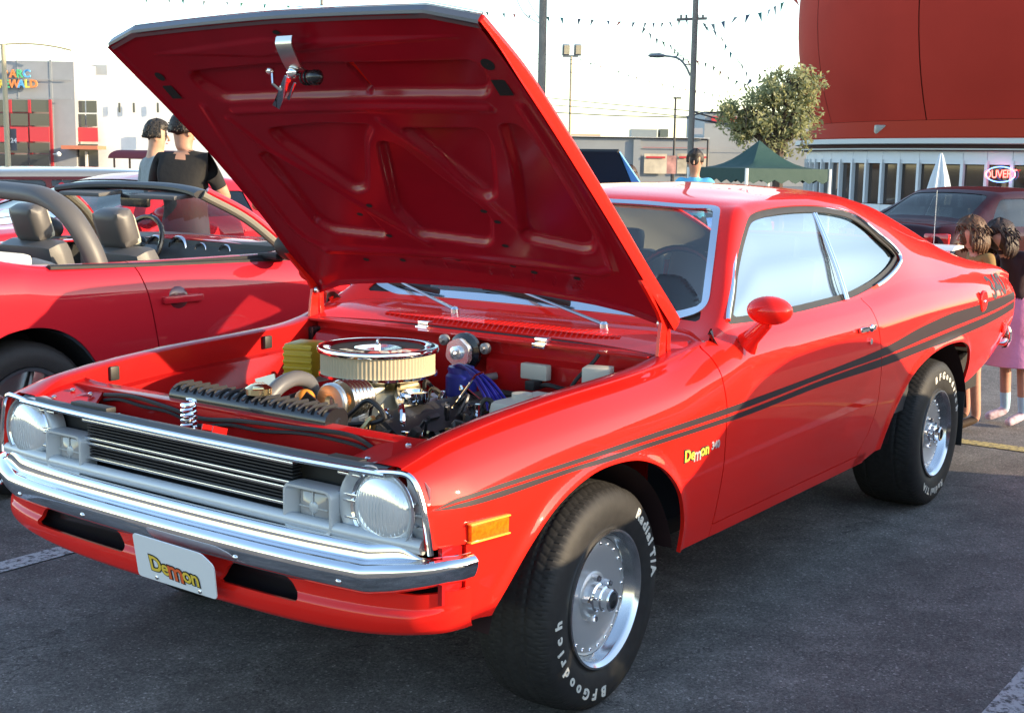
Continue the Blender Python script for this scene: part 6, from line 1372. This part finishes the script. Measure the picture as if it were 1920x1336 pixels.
# ---- tree
def tree(name, label, base, hgt, crowns, nleaf, lm, seed=1, lsz=.10):
    rnd = np.random.RandomState(seed); root = empty(name, tuple(base)); tag(root, label, 'tree'); m = MB()
    zt = min(c[2]-c[3]*.6 for c in crowns); m.tube(catmull([(0,0,0),(.05,.03,zt*.5),(0,.05,zt)], 10), np.linspace(.16,.10,10), 8)
    for c in crowns: m.tube(catmull([(0,.05,zt*.9),(c[0]*.5,c[1]*.5,(zt+c[2])/2),(c[0],c[1],c[2]+c[3]*.4)], 10), np.linspace(.07,.02,10), 6)
    for c in crowns:
        for k in range(7):
            d = rnd.normal(size=3); d /= np.linalg.norm(d); m.tube([(c[0],c[1],c[2]-c[3]*.2), (c[0]+d[0]*c[3]*.5, c[1]+d[1]*c[3]*.5, c[2]+abs(d[2])*c[3]*.4), (c[0]+d[0]*c[3]*.9, c[1]+d[1]*c[3]*.9, c[2]+d[2]*c[3]*.8)], [.03,.018,.006], 5)
    m.build('trunk', mat(name+' bark', (.07,.05,.04), rough=.9), root)
    V = []; F = []; tw = sum(c[3]**2 for c in crowns)
    for c in crowns:
        ncl = 34
        cl = rnd.normal(size=(ncl, 3)); cl /= np.linalg.norm(cl, axis=1, keepdims=True); cl *= (rnd.rand(ncl, 1)**.4)*c[3]
        n = int(nleaf*c[3]**2/tw)
        for k in range(n):
            q = cl[rnd.randint(ncl)]+rnd.normal(size=3)*c[3]*.16; p0 = np.array(c[:3])+q*[1,1,.9]; a = rnd.normal(size=3); a /= np.linalg.norm(a); b = np.cross(a, rnd.normal(size=3)); b /= np.linalg.norm(b)+1e-9; z = lsz*(.6+.8*rnd.rand()); i = len(V)
            V += [p0-a*z, p0+b*z*.45, p0+a*z, p0-b*z*.45]; F.append((i, i+1, i+2, i+3))
    o = obj('crown', (np.array(V), F), lm, root, smooth=False); o['kind'] = 'stuff'; return root
def leafmat(name, c):
    m = mat(name, c, rough=.6, noise=(1.5,.5)); b = m.node_tree.nodes['Principled BSDF']; t = m.node_tree; o = t.nodes['Material Output']; tl = t.nodes.new('ShaderNodeBsdfTranslucent'); tl.inputs[0].default_value = (c[0]*1.3,c[1]*1.3,c[2],1); mx = t.nodes.new('ShaderNodeMixShader'); mx.inputs[0].default_value = .5; t.links.new(b.outputs[0], mx.inputs[1]); t.links.new(tl.outputs[0], mx.inputs[2]); t.links.new(mx.outputs[0], o.inputs[0]); return m
LEAF = leafmat('spring leaf', (.27,.28,.16))
tb = ground_at(1462, 27); sc_ = 27/2433.74
tree('street_tree', 'light green spring tree behind the green tent', tb, 6, [((px-1462)*sc_*RT[0], (px-1462)*sc_*RT[1], at((px, py), 27)[2]-tb[2], r_*.56) for px, py, r_ in ((1470,165,1.0),(1440,190,.95),(1400,215,.95),(1365,215,.60),(1490,215,1.0),(1430,245,.9),(1390,250,.6),(1500,165,.8),(1480,255,.8))], 6600, LEAF, 3, .052)
# ---- low white buildings on the right
D = 70; wb = empty('low_white_building'); tag(wb, 'low white shop building with a thin red stripe behind the utility pole', 'building')
piece('shop_wall', (1010,257), (1330,350), D, 8, PALE, wb); piece('pilaster', (1188,262), (1200,340), D, .2, PALE, wb, .12); piece('parapet', (1010,255), (1330,259), D, 8.4, WFR, wb, .2)
piece('red_stripe', (1205,276), (1330,278.6), D, .05, REDP, wb, .06)
for x0, x1 in ((1208,1250), (1270,1290), (1296,1328)): piece('poster_window', (x0,288), (x1,326), D, .06, mat('cream poster', (.55,.48,.36), rough=.7, noise=(1.5,.3)) if 'cream poster' not in bpy.data.materials else bpy.data.materials['cream poster'], wb, .06); piece('poster_lettering', (x0+3,293), (x1-3,297), D, .02, REDP, wb, .10)
piece('air_conditioner', (1184,242), (1232,257), D+2, 1.5, mat('ac grey', (.22,.25,.25), rough=.6), wb); piece('air_conditioner', (1238,242), (1253,257), D+2, 1.2, mat('ac dark', (.10,.12,.10), rough=.6), wb); piece('roof_ridge', (1060,251), (1126,256.5), D+4, 1, mat('tan roofing', (.50,.34,.22), rough=.8), wb)
D = 74; wc = empty('white_block_building'); tag(wc, 'taller white block with a red sign half hidden by the tree', 'building')
piece('block_wall', (1322,212), (1520,350), D, 8, PALE, wc); piece('roof_edge', (1320,209), (1520,213), D, 8.3, WALLG, wc, .15); piece('red_sign', (1334,218), (1380,229), D, .08, REDP, wc, .08); piece('grey_sign', (1380,229), (1420,238), D, .08, WALLG, wc, .08); piece('red_stripe', (1330,276), (1500,278.6), D, .05, REDP, wc, .06); piece('dark_door', (1300,240), (1318,252), D, .1, WALLG, wc)
# ---- small round-topped sign on a stand
sg = empty('promo_sign'); tag(sg, 'small red and white poster sign on a post beyond the coupe roof', 'sign'); piece('sign_board', (1251,292), (1268,326), 22, .03, mat('poster', (.45,.22,.18), rough=.6, noise=(6,.6)), sg); p = at((1259.5,326), 22); m = MB(); m.tube([p, [p[0], p[1], float(gz(p[0], p[1]))]], .02, 6); m.build('sign_post', DARKMETAL, sg)
# ---- poles
WOODP = mat('weathered wood pole', (.20,.19,.17), rough=.9, noise=(3,.15)); STEEL = mat('galvanised steel', (.26,.28,.29), rough=.5, metal=.5); TANST = mat('tan pole', (.42,.36,.24), rough=.6)
def pole(name, label, px, D, ztop, r0, r1, m_, group=None):
    g = ground_at(px, D); root = empty(name, tuple(g)); tag(root, label, 'pole', group); m = MB(); m.tube([(0,0,0),(0,0,(ztop-g[2])*.5),(0,0,ztop-g[2])], [r0,(r0+r1)/2,r1], 12); m.build('shaft', m_, root); return root, g
def lp(px, D, g): return at(px, D)-g
uA, gA = pole('utility_pole', 'tall wooden utility pole just right of the raised hood', 1013, 38, 13, .125, .10, WOODP)
m = MB(); m.tube(catmull([lp((1013,45),38,gA), lp((985,28),38,gA), lp((960,-20),38,gA)], 12), .012, 5); m.tube(catmull([lp((1011,35),38,gA), lp((995,10),38,gA), lp((975,-30),38,gA)], 12), .010, 5); m.build('guy_wire', STEEL, uA)
uB, gB = pole('utility_pole', 'grey utility pole with crossarm and street lamp right of centre', 1294, 42, 13, .11, .075, WOODP)
m = MB(); m.box(lp((1297,36),42,gB), (1.0,.07,.08), np.stack([RT*.98+UPV*.05, FW, UPV], 1));
for px in (1277,1287,1308,1318): m.tube([lp((px,36),42,gB), lp((px,28),42,gB)], .035, 6)
m.build('crossarm', WOODP, uB)
la = empty('street_lamp_arm', parent=uB); m = MB(); m.tube(catmull([lp((1294,142),42,gB), lp((1286,125),42,gB), lp((1272,110),42,gB), lp((1240,104),42,gB)], 16), .035, 8); m.tube([lp((1283,121),42,gB), lp((1296,121),42,gB)], .02, 6); m.build('lamp_bracket', STEEL, la); m = MB(); m.ell(lp((1232,104.5),42,gB), (.30,.14,.07), 14, 8, np.stack([RT, FW, UPV], 1)); m.build('lamp_head', STEEL, la)
fA, gF = pole('floodlight_pole', 'thin white pole carrying two square floodlights', 1067, 60, at((1067,108),60)[2], .07, .05, TANST)
m = MB(); m.tube([lp((1055,106),60,gF), lp((1084,106),60,gF)], .04, 6); m.build('cross_bar', STEEL, fA)
for px in (1061, 1083):
    m = MB(); m.box(lp((px,94),60,gF), (.34,.30,.50), np.stack([RT, FW, UPV], 1)@rotx(.25), bev=.04); fh = m.build('flood_head', STEEL, fA); m = MB(); m.box(lp((px+2,94),60,gF)-FW*.17, (.26,.03,.40), np.stack([RT, FW, UPV], 1)@rotx(.25)); m.build('flood_lens', mat('flood glass', (.62,.56,.40), rough=.25) if 'flood glass' not in bpy.data.materials else bpy.data.materials['flood glass'], fh)
sA, gS = pole('street_lamp', 'slim dark street lamp with short arm left of the utility pole', 1263, 58, at((1263,183),58)[2], .06, .045, DARKMETAL)
m = MB(); m.box(lp((1270,184),58,gS), (.36,.14,.07), np.stack([RT, FW, UPV], 1), bev=.02); m.build('lamp_head', DARKMETAL, sA)
sB, gS2 = pole('street_lamp', 'short dark lamp post in front of the taller white block', 1326, 55, at((1326,262),55)[2], .05, .04, DARKMETAL)
m = MB(); m.box(lp((1321,262),55,gS2), (.30,.14,.07), np.stack([RT, FW, UPV], 1), bev=.02); m.build('lamp_head', DARKMETAL, sB)
tA, gT = pole('sign_pole', 'tan pole standing in front of the coloured letters', 15, 45, at((13,86),45)[2], .10, .08, TANST)
m = MB(); m.tube([lp((-14,90),45,gT), lp((9,91),45,gT)], .02, 6); m.tube([lp((9,91),45,gT), lp((10,130),45,gT)], .012, 6); m.build('side_bracket', STEEL, tA)
bn = MB(); bn.box(lp((25,262),45,gT), (.22,.03,.75), np.stack([RT, FW, UPV], 1)); bnr = bn.build('banner', mat('banner dark', (.10,.10,.12), rough=.7), tA); V, F = textmesh('24', .22, .006, frame(lp((26,264),45,gT)-FW*.03, RT, UPV), 1, .006); obj('banner_number', (V, F), mat('banner white', (.7,.7,.72), rough=.6), bnr, smooth=False)
tC, gC = pole('utility_pole', 'far utility pole top showing above the hood lip', 605, 60, at((605,-60),60)[2], .08, .06, WOODP)
# ---- overhead wires and bunting
wr_ = empty('power_lines'); tag(wr_, 'thin dark overhead power lines crossing the sky between the poles', 'wires')
for pts, D0, D1, r_ in ((((930,100),(1100,104),(1294,98)),55,42,.010), (((930,108),(1100,112),(1294,104)),55,42,.010), (((930,118),(1100,120),(1294,112)),55,42,.010), (((930,132),(1100,136),(1260,128)),55,42,.009), (((1020,183),(1150,196),(1294,208),(1330,213)),50,42,.016), (((1020,196),(1150,206),(1294,220)),50,42,.016), (((1020,210),(1150,217),(1294,222),(1400,240)),50,42,.020), (((1294,208),(1350,224),(1430,244)),42,48,.030), (((1298,222),(1345,231),(1400,238)),42,48,.030), (((300,20),(620,8),(1013,-30)),60,38,.008)):
    n_ = len(pts); P = [at(q, D0+(D1-D0)*i/(n_-1)) for i, q in enumerate(pts)]; m = MB(); m.tube(catmull(P, 20), r_, 5); m.build('wire', mat('wire', (.06,.07,.08), rough=.6) if 'wire' not in bpy.data.materials else bpy.data.materials['wire'], wr_)
PEN = [mat('pennant '+n, c, rough=.7) for n, c in (('teal', (.03,.16,.17)), ('grey', (.16,.20,.22)), ('red', (.45,.05,.04)), ('dark green', (.03,.12,.08)), ('navy', (.05,.08,.14)))]
BUNT = ((((260,-4),(420,4),(600,14),(760,18),(906,23),(1013,31)), 34, 38, 22, .085, 'string of small pennants crossing above the raised hood'), (((1013,31),(1119,38),(1200,43),(1250,43),(1297,35)), 38, 42, 13, .12, 'string of pennants between the two utility poles'), (((1203,48),(1230,72),(1259,86),(1275,103),(1296,118)), 40, 42, 9, .13, 'short pennant string sagging left of the crossarm'),
        (((1297,36),(1333,46),(1381,32),(1434,22),(1459,9),(1500,-8)), 42, 38, 11, .17, 'pennant string rising from crossarm to the orange sphere'), (((1300,40),(1345,62),(1369,97),(1392,123),(1415,158),(1450,178),(1500,180)), 42, 40, 15, .15, 'pennant string dropping from crossarm to the tree'), (((1300,112),(1337,124),(1366,145),(1405,160),(1430,170)), 42, 44, 9, .11, 'faint pennant string from pole towards the tree top'), (((1085,112),(1140,128),(1200,147),(1269,163),(1300,169),(1345,178)), 60, 48, 16, .10, 'faint pale pennant string right of the floodlights'))
for q, (pts, D0, D1, n_, sz, lab) in enumerate(BUNT):
    bt = empty('pennant_string'); tag(bt, lab, 'bunting', 'strings of pennants overhead'); k = len(pts); P = catmull([at(p, D0+(D1-D0)*i/(k-1)) for i, p in enumerate(pts)], 60); m = MB(); m.tube(P, .006, 4); m.build('cord', STEEL, bt); rnd = random.Random(q)
    for i in range(n_):
        c_ = P[int((i+.5)/n_*59)]; t_ = P[min(59, int((i+.5)/n_*59)+1)]-P[max(0, int((i+.5)/n_*59)-1)]; t_ = t_/np.linalg.norm(t_); dn = -UPV*(.55+.6*rnd.random())+FW*(rnd.random()-.5)*1.2+RT*(rnd.random()-.5)*1.1; dn /= np.linalg.norm(dn)
        a_, b_, e_ = c_-t_*sz*.45, c_+t_*sz*.45, c_+dn*sz*1.7; n__ = np.cross(b_-a_, e_-a_); n__ = n__/np.linalg.norm(n__)*.003; mid = (a_+b_+e_)/3+n__*rnd.choice((-6,6))
        m = MB(); m.add([a_+n__, b_+n__, e_+n__, a_-n__, b_-n__, e_-n__, mid+n__, mid-n__], [(0,1,6),(1,2,6),(2,0,6),(4,3,7),(5,4,7),(3,5,7),(0,3,4,1),(1,4,5,2),(2,5,3,0)]); m.build('pennant', PEN[rnd.choice((0,0,1,1,3,4,2) if q != 6 else (1,1,2))], bt)
# ---- row of buildings and trees on the far side of the street behind the camera, mirrored in the paint
BRK = mat('brown brick', (.13,.075,.05), rough=.9, noise=(.6,.3))
sb_ = empty('street_terrace', (-30,-62,0)); tag(sb_, 'low brick terrace across the street behind the camera', 'building')
for x, w__, h_ in ((-20,22,7),(2,20,9),(22,18,6),(42,20,8)): m = MB(); m.box((x,0,h_/2-1), (w__,10,h_)); m.build('brick_front', BRK, sb_)
ab_ = empty('apartment_row', (66,-46,0)); tag(ab_, 'row of tall brown apartment blocks right of the camera, outside the frame', 'building')
for x, w__, h_ in ((-27,12,10),(-14,13,12),(0,14,15),(15,15,18),(31,16,15)):
    m = MB(); m.box((x,0,h_/2-1), (w__,12,h_)); m.build('brick_front', BRK, ab_)
    for f_ in range(int(h_/3)-1):
        for q in range(4): m = MB(); m.box((x-w__/2+w__*(q+.5)/4, 6.02, 1.5+3*f_), (1.5,.08,1.4)); m.build('window', DGL, ab_)
